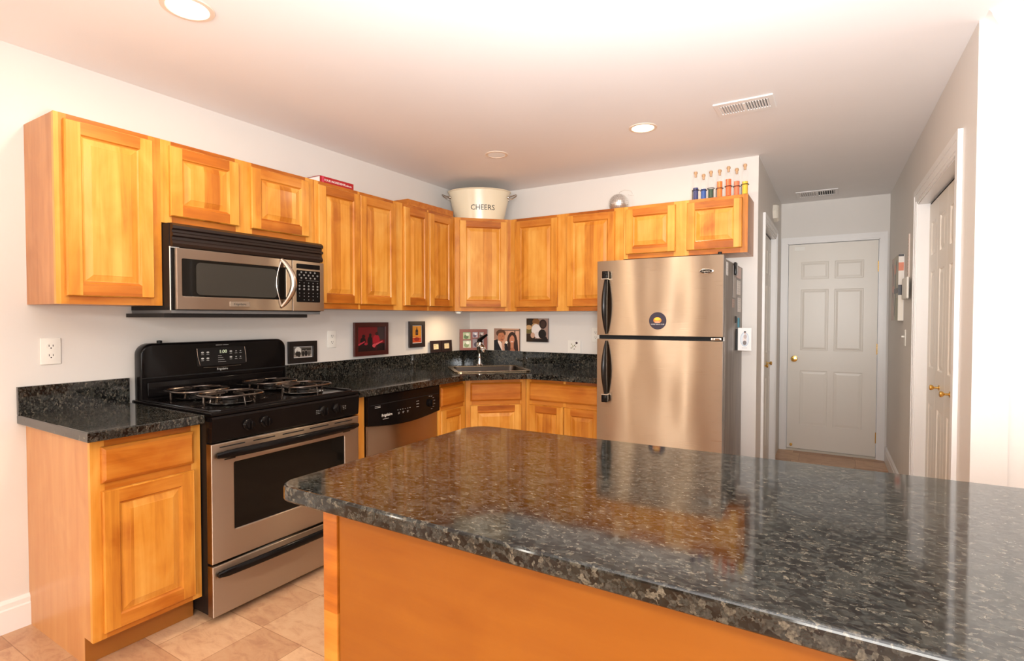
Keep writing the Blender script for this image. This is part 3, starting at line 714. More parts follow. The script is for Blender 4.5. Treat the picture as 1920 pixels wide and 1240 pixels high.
for k in range(3): mb.box(.25+.04*k, .266+.04*k, -.6388, -.6384, .728, .730, WHITEINK).box(.25+.04*k, .262+.04*k, -.6388, -.6384, .720, .722, WHITEINK).box(.42, .445, -.6388, -.6384, .775-.018*k, .777-.018*k, WHITEINK)
for k in range(7):
    a = math.radians(-70+k*28); mb.box(.555+.045*math.cos(a)-.006, .555+.045*math.cos(a)+.01, -.6388, -.6384, .748+.045*math.sin(a), .7497+.045*math.sin(a), WHITEINK)
mb.build('lettering', dp, 'small pale lettering')

# ------------------------------------------------------------------ refrigerator
t = thing('refrigerator', 'tall stainless top-freezer refrigerator with long black handles', 'refrigerator', (1.602, 0, 0), 0)
W = .79
MB().box(.004, W, -.725, -.045, .03, 1.672, GREY, b=.006).build('body', t, 'mottled grey side panels')
def fdoor(z0, z1, name, lab):
    mb = MB().box(0, W+.0, -.782, -.735, z0, z1, GREY, b=.004)
    n = 12; P = []
    vs = []; fs = []
    for i in range(n+1):
        u = i/n; x = .002+(W-.004)*u; y = -.7925-.006*(1-(2*u-1)**4)
        vs += [(x, y, z0+.001), (x, y, z1-.001)]
    for i in range(n): fs.append((2*i, 2*i+2, 2*i+3, 2*i+1))
    k = len(vs); vs += [(.002, -.7815, z0+.001), (W-.002, -.7815, z0+.001), (W-.002, -.7815, z1-.001), (.002, -.7815, z1-.001)]
    fs += [tuple([2*i for i in range(n+1)][::-1])+(k, k+1), tuple([2*i+1 for i in range(n+1)])+(k+2, k+3)]
    mb.add(vs, fs, STEELF, smooth=True)
    return mb.build(name, t, lab)
fz = fdoor(1.205, 1.692, 'freezer_door', 'brushed stainless freezer door')
fr = fdoor(.09, 1.180, 'refrigerator_door', 'brushed stainless lower door')
MB().box(.01, W-.01, -.775, -.70, 1.181, 1.204, DARKGAP).box(W-.07, W-.01, -.79, -.73, 1.184, 1.2, CHROME, b=.003).build('door_gap', t, 'dark gap with centre hinge')
MB().box(.02, W-.02, -.74, -.60, .001, .085, BLACKM).build('kick_grille', t)
MB().box(W-.09, W-.01, -.76, -.66, 1.674, 1.70, BLACKM, b=.006).lathe([(.012, 0), (.012, .012), (0, .014)], BLACKM, (W-.03, -.745, 1.70), 12).build('hinge_cover', t, 'black hinge cover')
def fhandle(za, zb_, parent):    # za = end near the gap (pointed), zb_ = far end with block
    pts = []; rs = []; n = 24
    for i in range(n+1):
        u = i/n; k = math.sin(PI*min(1, max(0, u)))
        pts.append((.070, -.808-.034*k, za+(zb_-za)*u)); rs.append(.011+.0165*math.sin(PI*min(u*1.35, 1))**.8 if u < .70 else .011+.0165*0+.004)
    rs = [.007+.006*(i/n)+.016*max(0, math.sin(PI*min(1, i/n)))**.8 for i in range(n+1)]
    mb = MB().tube(pts, rs, HANDLE, 16, flat=.7)
    h = parent and mb.build('handle', parent, 'long black spindle-shaped handle')
    s = 1 if zb_ > za else -1; lo, hi = sorted((zb_-.002*s, zb_+.047*s))
    MB().box(.051, .089, -.84, -.797, lo, hi, BLACK, b=.004).build('end_block', h)
    lo, hi = sorted((zb_-.007*s, zb_-.002*s)); MB().box(.05, .09, -.842, -.798, lo, hi, SATIN).build('end_ring', h, 'thin satin ring')
fhandle(1.214, 1.575, fz); fhandle(1.168, .815, fr)
mb = MB().lathe([(.042, 0), (.042, .003), (.036, .005), (0, .005)], SATIN, (.693, -.7975, 1.596), 28, ax='y', sy=.36); bd = mb.build('badge', fz, 'small oval badge')
MB().lathe([(.035, 0), (.035, .001), (0, .001)], BLACK, (.693, -.803, 1.596), 28, ax='y', sy=.30).text('Frigidaire', .013, SATIN, T=Matrix.Translation((.693, -.8045, 1.596))).build('badge_plate', bd)

# ------------------------------------------------------------------ printed pictures
def ell(cx, cz, rx, rz, n=20, a0=0, a1=360): return [(cx+rx*math.cos(math.radians(a0+(a1-a0)*i/n)), cz+rz*math.sin(math.radians(a0+(a1-a0)*i/n))) for i in range(n+(0 if a1-a0 == 360 else 1))]
def rc(a, b, c, d): return [(a, c), (b, c), (b, d), (a, d)]
def print_mb(x0, x1, z0, z1, y, shapes):
    mb = MB()
    for i, (poly, colr) in enumerate(shapes):
        c = hx(colr); yy = y-.00012*i
        mb.add([(x0+(x1-x0)*min(1, max(0, px)), yy, z0+(z1-z0)*min(1, max(0, pz))) for px, pz in poly], [tuple(range(len(poly)))], PRINT, col=c)
    return mb
def frame_mb(w_, h_, fw, t, m):
    mb = MB(); fprism(mb, rc(0, w_, 0, h_), -t, 0, m, holes=[rc(fw, w_-fw, fw, h_-fw)], b=.002); return mb
FRB = mat('black_frame', (.012, .009, .008), .3); FRR = mat('mahogany_frame', hx('451510'), .3); FRD = mat('dark_brown_frame', hx('241410'), .35); FRP = mat('dusty_pink_frame', hx('8a5248'), .45)
def framed(label, loc, rot, w_, h_, fw, m, shapes, t_=.018, tilt=0, mat_w=0):
    t = thing('framed_picture', label, 'picture', loc, rot)
    t.rotation_euler = (tilt, 0, rot)
    frame_mb(w_, h_, fw, t_, m).build('frame', t)
    MB().box(fw*.6, w_-fw*.6, -t_*.35, -.002, fw*.6, h_-fw*.6, BLACKM).build('backing', t)
    a = fw-.001; 
    if mat_w:
        MB().box(a, w_-a, -t_*.42, -t_*.36, a, h_-a, PAPER).build('mount', t, 'white mount'); a += mat_w
    print_mb(a, w_-a, a, h_-a, -t_*.45, shapes).build('print', t)
    return t
band = [(rc(0, 1, 0, 1), '701018'), (rc(.72, 1, .45, 1), '3a2a2c'), (rc(0, 1, 0, .3), '1c080a'), (ell(.2, .42, .1, .16), '120608'), (ell(.22, .62, .06, .07), '1a0a0a'), (ell(.45, .42, .09, .2), '0e0506'), (ell(.46, .66, .05, .07), '180809'),
        ([(.02, .3), (.25, .42), (.27, .38), (.05, .24)], 'b03040'), (ell(.68, .45, .13, .22), 'a01024'), (ell(.70, .71, .06, .07), '2a1010'), ([(.55, .25), (.92, .42), (.93, .38), (.58, .18)], 'd05058'), (ell(.6, .22, .07, .08), 'c84850'), (ell(.3, .3, .06, .05), '982030'), (rc(.64, .70, .02, .2), '401018')]
framed('square mahogany-framed red concert picture on the left wall above the upstand', (.022, -1.455, 1.040), L, .335, .243, .033, FRR, band)
framed('black-framed black and white group photo standing beside the range', (.004, -1.975, 1.0265), L, .214, .140, .034, FRB,
       [(rc(0, 1, 0, 1), '6e6760'), (rc(0, 1, 0, .25), '9a8f84'), (ell(.25, .65, .17, .35), 'd8d4cc'), (rc(.45, .95, .65, .85), '2a2622'), (ell(.2, .35, .08, .25), '1c1a18'), (ell(.3, .3, .08, .28), '24201e'), (ell(.52, .32, .07, .26), '1a1816'), (ell(.68, .34, .08, .28), '201d1b'), (ell(.84, .3, .07, .24), '4a443e'), (ell(.21, .62, .04, .06), 'a59a90'), (ell(.52, .62, .035, .05), 'a0968c'), (ell(.68, .66, .035, .05), 'a0968c')], mat_w=.004)
framed('narrow dark-framed orange poster of a bottle on the left wall near the corner', (.0015, -.859, 1.075), L, .19, .214, .034, FRD,
       [(rc(0, 1, 0, 1), 'd08a20'), (rc(0, 1, 0, .38), 'c04818'), (rc(0, 1, .3, .34), 'e0b060'), (ell(.5, .2, .3, .12), '8a2010'), (rc(.36, .64, .45, .72), '301818'), (ell(.5, .72, .14, .08), '28141a'), (rc(.45, .55, .75, .92), '2c1614'), (rc(.40, .60, .55, .62), '6a3018')], mat_w=.006)
t = thing('framed_picture', 'small dark hinged double frame with two cream cards leaning near the corner', 'picture', (.004, -.605, 1.021), L)
for x0, lean in ((0, .14), (.148, .14)):
    T = Matrix.Translation((x0, -.016, 0)) @ Matrix.Rotation(-.06, 4, 'X')
    mb = MB(); fprism(mb, rc(0, .142, 0, .100), -.01, 0, FRD, holes=[rc(.034, .108, .026, .074)]); mb.v = [T @ v for v in mb.v]; f = mb.build('frame', t)
    mb = print_mb(.033, .109, .025, .075, -.004, [(rc(0, 1, 0, 1), 'ecd9b0'), (rc(.15, .6, .62, .68), '9a8a6a'), (rc(.15, .85, .42, .46), 'b0a080'), (rc(.15, .7, .25, .29), 'b0a080')]); mb.v = [T @ v for v in mb.v]; mb.build('card', f, 'cream card')
# small pictures on the back wall
t = thing('framed_picture', 'dusty pink multi-opening photo frame leaning behind the faucet', 'picture', (.014, -.186, 1.0215), PI/4)
ops = [(.03, .100, .100, .165), (.118, .168, .115, .165), (.180, .225, .115, .165), (.03, .105, .022, .090), (.118, .225, .022, .105)]
mb = MB(); fprism(mb, rc(0, .255, 0, .192), -.016, 0, FRP, holes=[rc(*o) for o in ops]); mb.build('frame', t)
for i, (o, cc) in enumerate(zip(ops, (('a8b890', '5a7048', 'd8dcc8'), ('b8b0bc', '605468', 'e0dce0'), ('a89890', '503c38', 'd8ccc8'), ('c8d0b8', '8a9a70', 'eef0e4'), ('908890', '4c4450', 'c8c0c8')))):
    print_mb(o[0]-.001, o[1]+.001, o[2]-.001, o[3]+.001, -.006, [(rc(0, 1, 0, 1), cc[0]), (ell(.45, .35, .3, .3), cc[1]), (ell(.6, .65, .22, .2), cc[2])]).build('print', t)
couple = [(rc(0, 1, 0, 1), 'c89a80'), (rc(0, .3, .5, 1), '9a7a6c'), (rc(.55, 1, 0, .9), 'd8a890'), (rc(.35, 1, .9, .93), '3a2620'), (rc(.78, .82, .3, .92), '4a332a'), (rc(.96, 1, 0, 1), '6a5448'),
          ([(0, 0), (0, .46), (.12, .5), (.3, .4), (.46, 0)], '0c0e18'), ([(.15, .46), (.26, .42), (.40, .12), (.42, 0), (.3, 0), (.15, .38)], 'e8d8d0'), ([(.29, .34), (.34, .36), (.42, 0), (.33, 0)], 'c89a84'), ([(.40, .3), (.5, .38), (.56, 0), (.43, 0)], '101018'),
          (ell(.27, .78, .185, .17), '4a2c1c'), (ell(.285, .62, .135, .22), 'b87452'), ([(.13, .7), (.16, .86), (.3, .92), (.42, .86), (.44, .74), (.36, .82), (.22, .8)], '54331f'), (rc(.20, .26, .655, .67), '3a2018'), (rc(.31, .37, .645, .66), '3a2018'), (ell(.31, .50, .055, .018), '7a3a30'), (ell(.295, .57, .02, .035), 'a8603e'),
          (ell(.70, .45, .19, .40), '2e1812'), ([(.54, 0), (.53, .5), (.9, .5), (.93, 0)], '35201a'), (ell(.695, .50, .095, .20), 'c88466'), (rc(.64, .76, .12, .36), 'c08062'), (ell(.665, .54, .018, .01), '2a1612'), (ell(.735, .54, .018, .01), '2a1612'), (ell(.70, .41, .045, .018), 'f0e0dc'), ([(.58, .62), (.66, .74), (.72, .74), (.62, .6), (.59, .45)], '3c2118'), (ell(.49, .37, .05, .06), 'f0ece4'), ([(.62, .0), (.66, .14), (.76, .14), (.82, 0)], 'a86a50')]
t = thing('photo_print', 'unframed colour portrait of a couple in formal clothes leaning on the upstand', 'picture', (.278, -.006, 1.0215))
MB().box(0, .278, -.004, 0, 0, .200, PAPER).build('card', t); print_mb(0, .278, 0, .200, -.0045, couple).build('print', t)
cook = [(rc(0, 1, 0, 1), 'a08478'), (rc(0, .55, .4, 1), '5a3a1e'), (ell(.18, .85, .2, .16), '24160e'), (ell(.45, .86, .17, .13), '8a5a30'), (ell(.4, .7, .14, .1), 'c09868'), (ell(.12, .62, .14, .1), 'c8a070'), (rc(0, .4, .0, .35), '2a1c10'), (rc(.0, .28, .36, .52), '6a6030'), (ell(.46, .5, .22, .26), 'e8e0dc'), (ell(.55, .3, .18, .14), 'dcd4d0'),
        (ell(.77, .76, .17, .2), '1e1210'), (ell(.78, .76, .12, .14), '402c26'), (ell(.74, .34, .18, .2), '100c0c'), (ell(.30, .28, .1, .12), 'c8a088'), (rc(.3, 1, 0, .14), '1a1210'), (ell(.86, .15, .1, .09), '181214')]
t = thing('canvas_print', 'small square canvas photo of people cooking, hung right of the couple portrait', 'picture', (.626, -.0015, 1.108))
MB().box(0, .214, -.02, 0, 0, .205, mat('canvas_edge_grey', hx('8a8280'), .7)).build('canvas', t); print_mb(0, .214, 0, .205, -.0205, cook).build('print', t)
t = thing('greeting_card', 'white card with a small flower drawing leaning by the refrigerator', 'card', (1.022, -.006, 1.0215))
MB().box(0, .118, -.003, 0, 0, .108, PAPER).build('card', t)
print_mb(0, .118, 0, .108, -.0035, [(rc(0, 1, 0, 1), 'eeeae2'), (ell(.68, .8, .09, .09), '3c2a34'), (ell(.3, .7, .05, .04), '8a9058'), (ell(.38, .55, .04, .05), 'a8a068'), (ell(.52, .6, .035, .05), '7a7448'), (ell(.62, .5, .03, .04), '8a5040'), (ell(.26, .4, .045, .04), '5c5038'), (ell(.5, .32, .04, .04), '4a4030'), ([(.3, .38), (.66, .74), (.67, .72), (.32, .36)], '8a8a60')]).build('print', t)

# ------------------------------------------------------------------ outlets and switches
def outlet(label, loc, rot, w_=.072, h_=.116):
    t = thing('wall_outlet', label, 'electrical outlet', loc, rot)
    MB().box(0, w_, -.006, -.0005, 0, h_, PLATE, b=.002).build('plate', t)
    for zc in (h_*.68, h_*.32):
        mb = MB(); fprism(mb, ell(w_/2, zc, .017, .0145, 20), -.0085, -.0062, PLATE)
        for dx in (-.007, .007): mb.box(w_/2+dx-.0012, w_/2+dx+.0012, -.0088, -.0084, zc-.001, zc+.008, INK)
        mb.lathe([(.003, 0), (.003, .0003), (0, .0003)], INK, (w_/2, -.0085, zc-.007), 10, ax='y')
        mb.build('receptacle', t)
outlet('white wall outlet at far left, under the tall wall cabinet', (.0, -3.195, 1.111), L)
outlet('white wall outlet between the group photo and the red concert picture', (.0, -1.663, 1.112), L)
outlet('white wall outlet half hidden by the refrigerator above the white card', (1.235, 0, 1.12), 0)
def on_rw(name, label, cat, y, z):
    x = rw(y); T = Matrix.Translation(RO) @ Matrix.Rotation(RA, 4, 'Z'); p = T @ Vector((x, 0, z))
    return thing(name, label, cat, p, RA)
t = on_rw('light_switch', 'white toggle light switch low on the hall wall below the thermostat', 'switch', .66, 1.12)
MB().box(0, .072, -.006, -.0005, 0, .116, PLATE, b=.002).build('plate', t); MB().box(.031, .041, -.024, -.0062, .058, .072, PLATE, b=.002).build('toggle', t)
t = on_rw('thermostat', 'white boxy thermostat on the hall wall beside the closet', 'thermostat', .66, 1.452)
MB().box(0, .17, -.018, -.0005, 0, .14, PLATE, b=.004).build('base', t); MB().box(.10, .36, -.032, -.0185, -.002, .145, PLATE, b=.006).build('cover', t); MB().box(.02, .08, -.020, -.0182, .08, .12, mat('grey_lcd', (.3, .32, .3), .3)).build('screen', t)
t = on_rw('wall_thermometer', 'slim pale strip hung on the hall wall above the thermostat', 'wall decoration', .50, 1.60)
mb = MB().box(0, .045, -.008, -.0005, 0, .30, mat('pale_pink_strip', hx('e3d2c6'), .5))
for k in range(12): mb.box(.01, .035, -.0095, -.008, .02+.022*k, .026+.022*k, mat('rose_tick', hx('c9aea2'), .5))
mb.build('strip', t)
# hall canvas
t = on_rw('canvas_print', 'tall abstract canvas in white, black and orange on the hall wall', 'picture', 1.20, 1.30)
cw_ = .45
MB().box(0, cw_, -.036, -.001, 0, .49, PAPER).build('canvas', t)
abst = [(rc(0, 1, 0, 1), 'a8a088'), (rc(0, .4, .0, 1), 'b8988a'), ([(.05, .9), (.2, .7), (.12, .45), (.3, .2), (.35, .25), (.25, .5), (.32, .75), (.15, .95)], '4a3438'), ([(.4, .1), (.6, .4), (.5, .7), (.7, .95), (.8, .9), (.62, .66), (.72, .38), (.5, .05)], '3c4430'), (ell(.55, .8, .12, .08), 'd07848'), (ell(.3, .5, .2, .06), 'c88a7a'), (rc(.7, 1, 0, .35), '8a8a5c'), (rc(.4, 1, .42, .5), '2a2426')]
print_mb(0, cw_, 0, .49, -.0365, abst).build('print', t)
mb = MB()
for z0_, z1_, c_ in ((0, .19, 'e6ded0'), (.19, .265, '3a3234'), (.265, .37, 'e4dcd2'), (.37, .43, 'd87a52'), (.43, .475, 'e6e0d8'), (.475, .49, '2c2628')): mb.add([(cw_+.0005, -.036, z0_), (cw_+.0005, -.004, z0_), (cw_+.0005, -.004, z1_), (cw_+.0005, -.036, z1_)], [(0, 1, 2, 3)], PRINT, col=hx(c_))
mb.build('printed_edge', t, 'printed side edge')
# door chime on the left hall wall
t = thing('door_chime', 'round white chime box high on the left hall wall', 'door chime', (2.4835, 1.02, 2.17), L)
MB().lathe([(.08, 0), (.08, .03), (.07, .042), (0, .046)], mat('ivory_plastic', hx('ece4d6'), .4), (.09, -.0, .07), 8, ax='y', sx=1.5, sy=1.0, smooth=False).build('cover', t)

# ------------------------------------------------------------------ things on top of the wall cabinets
t = thing('cookbook', 'thin red cookbook lying flat on the wall cabinet by the microwave', 'book', (.285, -1.945, ZT+.001), L)
BW, BH, BD = .262, .042, .17
MB().box(.003, BW-.003, .002, BD-.004, .003, BH-.003, PAPER).build('pages', t, 'white page block')
MB().box(0, BW, 0, BD, 0, .002, RED).box(0, BW, 0, BD, BH-.002, BH, RED).box(0, BW, -.001, .0018, 0, BH, RED).box(.014, .028, -.0014, -.001, 0, BH, mat('pink_spine_label', hx('c93a58'), .4)).build('cover', t)
MB().text('FOUR INGREDIENT', .0185, PAPER, T=Matrix.Translation((.032, -.0016, BH*.5)), align='LEFT').text('Cookbooks', .0155, PAPER, T=Matrix.Translation((.188, -.0016, BH*.48)), align='LEFT', sx=.78).build('spine_lettering', t, 'white spine lettering')

# oval party tub
ta = -PI/2+PI/2+.5437
t = thing('party_tub', 'cream enamel oval tub with wire handles and CHEERS lettering on the corner cabinet', 'tub', (.352, -.352, ZT+.001), ta)
Ht = .25; ra, rb = .205, .145; Ra, Rb = .262, .18
def tubr(z): u = z/Ht; return ra+(Ra-ra)*u, rb+(Rb-rb)*u
mb = MB(); n = 56; vs = []; fs = []
lv = [(0, 0, 1), (0, .004, 1), (0, Ht*.5, 1), (0, Ht-.012, 1), (.006, Ht-.008, 1), (.008, Ht-.002, 1), (.003, Ht, 1), (-.004, Ht-.004, 1), (-.004, Ht*.5, 1), (-.004, .006, 1)]
for d, z, _ in lv:
    a_, b_ = tubr(z)
    for i in range(n): an = 2*PI*i/n; vs.append(((a_+d)*math.cos(an), (b_+d)*math.sin(an), z))
for k in range(len(lv)-1):
    for i in range(n): j = (i+1) % n; fs.append((k*n+i, k*n+j, (k+1)*n+j, (k+1)*n+i))
fs += [tuple(range(n))[::-1], tuple((len(lv)-1)*n+i for i in range(n))]
mb.add(vs, fs, CREAM, smooth=True).build('bowl', t)
def wrap(v):
    z = .092+v.z; a_, b_ = tubr(z); x = v.x+.035; an = -math.acos(max(-1, min(1, x/a_)))
    return Vector(((a_+.0012-v.y)*math.cos(an), (b_+.0012-v.y)*math.sin(an), z))
mb = MB(); mb.text('CHEERS', .060, INK, mapf=wrap, sx=.95); mb.build('lettering', t, 'dark CHEERS lettering')
for s_ in (-1, 1):
    zz = Ht-.055; a_, b_ = tubr(zz)
    pts = [(s_*(a_*.985), -.055, zz), (s_*(a_+.03), -.052, zz+.012), (s_*(a_+.062), -.03, zz+.028), (s_*(a_+.068), 0, zz+.031), (s_*(a_+.062), .03, zz+.028), (s_*(a_+.03), .052, zz+.012), (s_*(a_*.985), .055, zz)]
    mb = MB().tube(pts, .0045, SATIN, 8)
    for y in (-.055, .055): mb.lathe([(.012, -.004), (.012, .004)], SATIN, (s_*a_*.975, y, zz), 10, ax='x')
    mb.build('handle', t, 'steel wire handle')

# mirror ball
t = thing('mirror_ball', 'small silver mirror ball lying on the cabinet left of the bottles', 'mirror ball', (1.497, -.10, ZT+.077))
mb = MB(); R_ = .075; rows = 18
for i in range(rows):
    p0 = -PI/2+PI*i/rows; p1 = p0+PI/rows; nn_ = max(4, int(34*math.cos((p0+p1)/2)))
    for j in range(nn_):
        a0, a1 = 2*PI*j/nn_, 2*PI*(j+.92)/nn_; q1_ = p0+(p1-p0)*.92
        mb.add([(R_*math.cos(p)*math.cos(a), R_*math.cos(p)*math.sin(a), R_*math.sin(p)) for p, a in ((p0, a0), (p0, a1), (q1_, a1), (q1_, a0))], [(0, 1, 2, 3)], mat('mirror_tile_silver', (.85, .84, .82), .3, .85))
mb.build('mirror_tiles', t)
MB().lathe([(R_*.985*math.cos(-PI/2+PI*i/16), R_*.985*math.sin(-PI/2+PI*i/16)) for i in range(17)], mat('ball_grout', (.2, .19, .18), .5, .5), (0, 0, 0), 24).build('core', t)
MB().tube([(0, 0, .068), (.012, -.01, .085), (.05, -.01, .098), (.10, 0, .085), (.115, .01, .05), (.075, 0, .06)], .0009, SATIN, 5).build('hanging_wire', t, 'fine loose hanging wire')

# bottles in a wire rack
bot = [('deep blue', '12206c', 2.106, .56, .198), ('bright blue', '0a50a8', 2.153, .56, .182), ('dark green', '063c18', 2.208, .42, .190), ('golden orange', 'ee7c00', 2.260, .78, .198), ('reddish orange', 'ec6200', 2.322, .76, .204), ('salmon', 'f07440', 2.370, .72, .192), ('yellow', 'f4c000', 2.426, .56, .206)]
by = -.215
for i, (nm, hc, bx, lvl, hh) in enumerate(bot):
    yy = by+(.018 if i % 2 else -.012); zz = ZT+.0125; r = .0195
    pos = 'at the left end of the wire rack' if i == 0 else 'at the right end of the wire rack' if i == 6 else 'between the %s and %s ones' % (bot[i-1][0], bot[i+1][0])
    t = thing('glass_bottle', 'corked bottle of %s liquid %s' % (nm, pos), 'bottle', (bx, yy, zz), 0, 'corked colour bottles over the refrigerator')
    bh = hh-.028
    MB().lathe([(0, 0), (r, 0), (r, bh*.72), (r*.95, bh*.80), (r*.62, bh*.92), (r*.55, bh*.95), (r*.62, bh), (r*.42, bh)], GLASS, (0, 0, 0), 20).build('glass', t)
    lm = mat('liquid_'+nm.replace(' ', '_'), hx(hc), .15)
    MB().lathe([(0, 0), (r*.9, 0), (r*.9, bh*.82*lvl*1.02), (0, bh*.82*lvl*1.02)], lm, (0, 0, .003), 20).build('liquid', t, nm+' liquid')
    MB().lathe([(r*.38, -.012), (r*.42, .004), (.008, .006), (.012, .012), (.0125, .019), (.009, .026), (0, .028)], mat('cork', hx('c9a27a'), .6), (0, 0, bh), 14).build('cork', t)
t = thing('bottle_rack', 'dark wavy wire rack holding the seven coloured bottles', 'rack', (0, 0, ZT+.001), 0)
for zz in (.078, .006):
    for i, b_ in enumerate(bot):
        yy = by+(.018 if i % 2 else -.012)
        MB().tube([(b_[2]+.0235*math.cos(2*PI*k/20), yy+.0235*math.sin(2*PI*k/20), zz) for k in range(20)], .0022, IRON, 6, closed=True).build('ring', t)
for i in (0, 3, 6):
    b_ = bot[i]; yy = by+(.018 if i % 2 else -.012)
    MB().tube([(b_[2]-.0235, yy+.004, .006), (b_[2]-.0235, yy+.004, .078)], .002, IRON, 6).build('upright', t)

# ------------------------------------------------------------------ magnets and papers on the refrigerator
t = thing('round_magnet', 'round dark purple magnet with an orange sunset on the freezer door', 'magnet', (2.008, -.7995, 1.300))
MB().lathe([(.054, 0), (.054, .002), (0, .002)], mat('dark_purple_print', hx('20142c'), .35), (0, 0, 0), 40, ax='y').build('disc', t)
mb = MB()
for i, (a0, a1, c_) in enumerate(((-90, 90, 'f08a18'), )):
    mb.add([(x, -.0024, z) for x, z in ell(-.001, .003, .025, .019, 28)], [tuple(range(28))], PRINT, col=hx('e87a20'))
mb.add([(x, -.0026, z) for x, z in [(p[0], p[1]) for p in ell(-.001, .012, .02, .010, 24)]], [tuple(range(24))], PRINT, col=hx('f8b830'))
mb.add([(x, -.0028, z) for x, z in ell(-.001, -.008, .018, .005, 20)], [tuple(range(20))], PRINT, col=hx('e89a80'))
mb.add([(-.026, -.003, -.016), (.024, -.003, -.016), (.024, -.003, -.0125), (-.026, -.003, -.0125)], [(0, 1, 2, 3)], PRINT, col=hx('20142c'))
mb.build('sunset_picture', t, 'orange sunset picture')
MB().text('SUNSET BEACH CLUB', .0085, PAPER, T=Matrix.Translation((0, -.0026, -.0215)), sx=1.0).build('lettering', t, 'white lettering')
FXs = 2.3935
def side_paper(name, label, cat, y0, y1, z0, z1, m, extra=None, th=.0012):
    t = thing(name, label, cat, (FXs, y0, z0), L)       # local x -> +y, front -> +x
    MB().box(0, y1-y0, -th, 0, 0, z1-z0, m).build('sheet', t)
    if extra: extra(t, y1-y0, z1-z0, th)
    return t
def lines(t, w_, h_, th):
    mb = MB(); k = max(2, int(h_/.018))
    for i in range(k): z = h_*(.9-.8*i/k); mb.box(w_*.12, w_*(.88 if i % 2 else .7), -th-.0003, -th, z-.001, z+.001, WHITEINK)
    mb.build('writing', t, 'faint printed lines')
def clip(t, w_, h_, th): MB().box(w_*.2, w_*.8, -.016, -th-.0002, h_-.06, h_+.02, BLACK, b=.003).build('clip', t, 'black magnetic clip')
side_paper('paper_note', 'narrow white label at the front top edge of the refrigerator side', 'note', -.715, -.655, 1.575, 1.655, PAPER, lines)
side_paper('paper_note', 'long grey sheet hanging from a black clip on the refrigerator side', 'note', -.47, -.36, 1.45, 1.655, mat('greyish_paper', hx('b9b4b0'), .6), clip)
side_paper('paper_note', 'pink-headed paper high at the back of the refrigerator side', 'note', -.335, -.14, 1.585, 1.66, mat('pinkish_paper', hx('d9c4bf'), .6), lines)
side_paper('paper_note', 'white framed list below the pink-headed paper', 'note', -.31, -.15, 1.475, 1.57, PAPER, lines)
side_paper('magnet', 'small striped magnet in the middle of the refrigerator side', 'magnet', -.49, -.40, 1.385, 1.44, mat('beige_magnet', hx('b49c90'), .5), lines)
side_paper('paper_note', 'small white slip low at the back of the refrigerator side', 'note', -.27, -.13, 1.36, 1.455, PAPER, lines)
side_paper('magnet', 'tiny black magnet above the picture card', 'magnet', -.36, -.325, 1.285, 1.33, BLACKM, None, .005)
side_paper('magnet', 'narrow teal magnet beside the picture card', 'magnet', -.25, -.19, 1.255, 1.32, TEAL, None, .005)
t = thing('picture_card', 'white card with a small figure drawing sticking out from the refrigerator side', 'card', (2.395, -.315, 1.105))
MB().box(0, .012, -.03, .10, .0, .14, BLACKM).build('holder', t, 'dark clip holder')
MB().box(.014, .096, -.030, -.026, 0, .148, PAPER).build('card', t)
print_mb(.014, .096, 0, .148, -.0305, [(rc(0, 1, 0, 1), 'e8e6e4'), (ell(.5, .5, .33, .32), 'b8c4d0'), (ell(.5, .5, .28, .27), 'd4dae0'), (ell(.5, .45, .13, .22), 'ddd2cc'), (ell(.5, .34, .14, .1), '6a6260'), (ell(.54, .62, .12, .1), 'b8a8a4'), (ell(.52, .79, .07, .05), 'c89a84'), (ell(.52, .83, .08, .04), '2a2022'), (rc(.3, .7, .11, .125), '9a9698')]).build('print', t)

# ------------------------------------------------------------------ ceiling fixtures
def downlight(label, x, y, on, r=.088):
    t = thing('recessed_ceiling_light', label, 'ceiling light', (x, y, H))
    MB().lathe([(r*.78, -.002), (r*.82, -.006), (r, -.005), (r+.002, -.0008)], mat('peach_white_trim', hx('e8d6c4'), .4), (0, 0, 0), 36).build('trim_ring', t)
    MB().lathe([(r*.77, -.0035), (r*.5, -.0042), (0, -.0045)][::-1], LAMP_ON if on else LAMP_DIM, (0, 0, 0), 32).build('lens', t, 'glowing lens' if on else 'unlit white lens')
    if on:
        light('downlight_lamp', 'AREA', (0, 0, -.012), 12, (1, .80, .55), r*1.3, parent=t)
    return t
downlight('lit recessed ceiling light at upper left, nearest the tall cabinet', .90, -3.03, True)
downlight('lit recessed ceiling light in front of the refrigerator cabinets', 1.955, -.955, True, .082)
downlight('unlit recessed ceiling light nearest the kitchen corner', .922, -.968, False, .078)
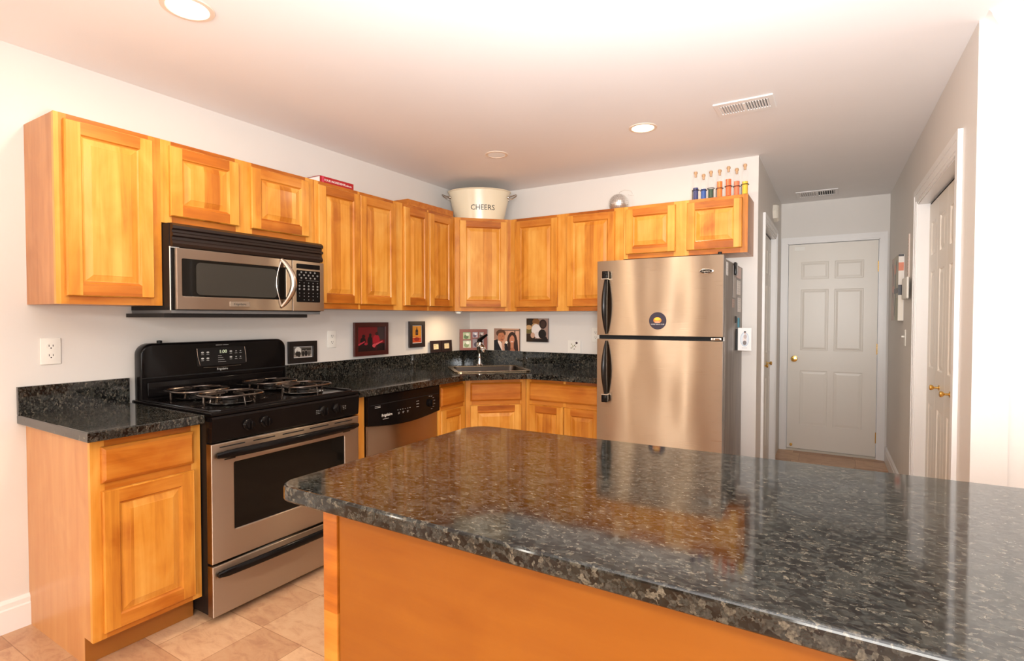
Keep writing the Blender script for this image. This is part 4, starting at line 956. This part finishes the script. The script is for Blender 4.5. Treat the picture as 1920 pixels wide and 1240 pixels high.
def vent(label, x, y, w_, d_, m, n=18):
    t = thing('ceiling_vent', label, 'air vent', (x, y, H))
    mb = MB().prism(rc(-w_/2, w_/2, -d_/2, d_/2), -.008, -.0005, m, holes=[rc(-w_/2+.025, w_/2-.025, -d_/2+.04, d_/2-.04)], b=.002); mb.build('frame', t)
    MB().box(-w_/2+.022, w_/2-.022, -d_/2+.037, d_/2-.037, -.002, -.0008, DARKGAP).build('duct', t, 'dark duct opening')
    mb = MB(); hw = w_/2-.025
    for i in range(n):
        x_ = -hw+2*hw*(i+.5)/n; tilt = .004 if i < n/2 else -.002
        mb.add([(x_-.0045-tilt, -d_/2+.04, -.002), (x_+.0035-tilt, -d_/2+.04, -.0025), (x_+.0045+tilt, -d_/2+.04, -.010), (x_-.0005+tilt, -d_/2+.04, -.010),
                (x_-.0045-tilt, d_/2-.04, -.002), (x_+.0035-tilt, d_/2-.04, -.0025), (x_+.0045+tilt, d_/2-.04, -.010), (x_-.0005+tilt, d_/2-.04, -.010)],
               [(0, 1, 2, 3), (4, 7, 6, 5), (0, 4, 5, 1), (1, 5, 6, 2), (2, 6, 7, 3), (3, 7, 4, 0)], m)
    mb.box(-.006, .006, -d_/2+.04, d_/2-.04, -.011, -.002, m)
    mb.build('louvres', t)
    return t
downlight('added unseen recessed ceiling light behind the camera', .90, -5.1, True)  # added out of view to streak the refrigerator's steel
downlight('added unseen recessed ceiling light behind and right of the camera', 1.98, -5.1, True)  # another unseen downlight, added along with the one before
vent('white rectangular ceiling vent in the kitchen ceiling', 2.524, -1.0, .29, .20, TRIM)
vent('flush ceiling-coloured vent in the hall ceiling', 2.80, 1.50, .33, .26, CEIL, 16)
# under-cabinet puck lamp
t = thing('under_cabinet_lamp', 'small warm lamp under the diagonal corner wall cabinet', 'lamp', (.24, -.50, ZB-.001))
MB().lathe([(.03, 0), (.03, -.008), (.022, -.012)], PLATE, (0, 0, 0), 20).build('housing', t); MB().lathe([(.021, -.0125), (0, -.0135)], LAMP_ON, (0, 0, 0), 20).build('lens', t, 'glowing lens')
light('under_cabinet_bulb', 'AREA', (0, 0, -.02), 2.6, (1, .72, .42), .04, parent=t)
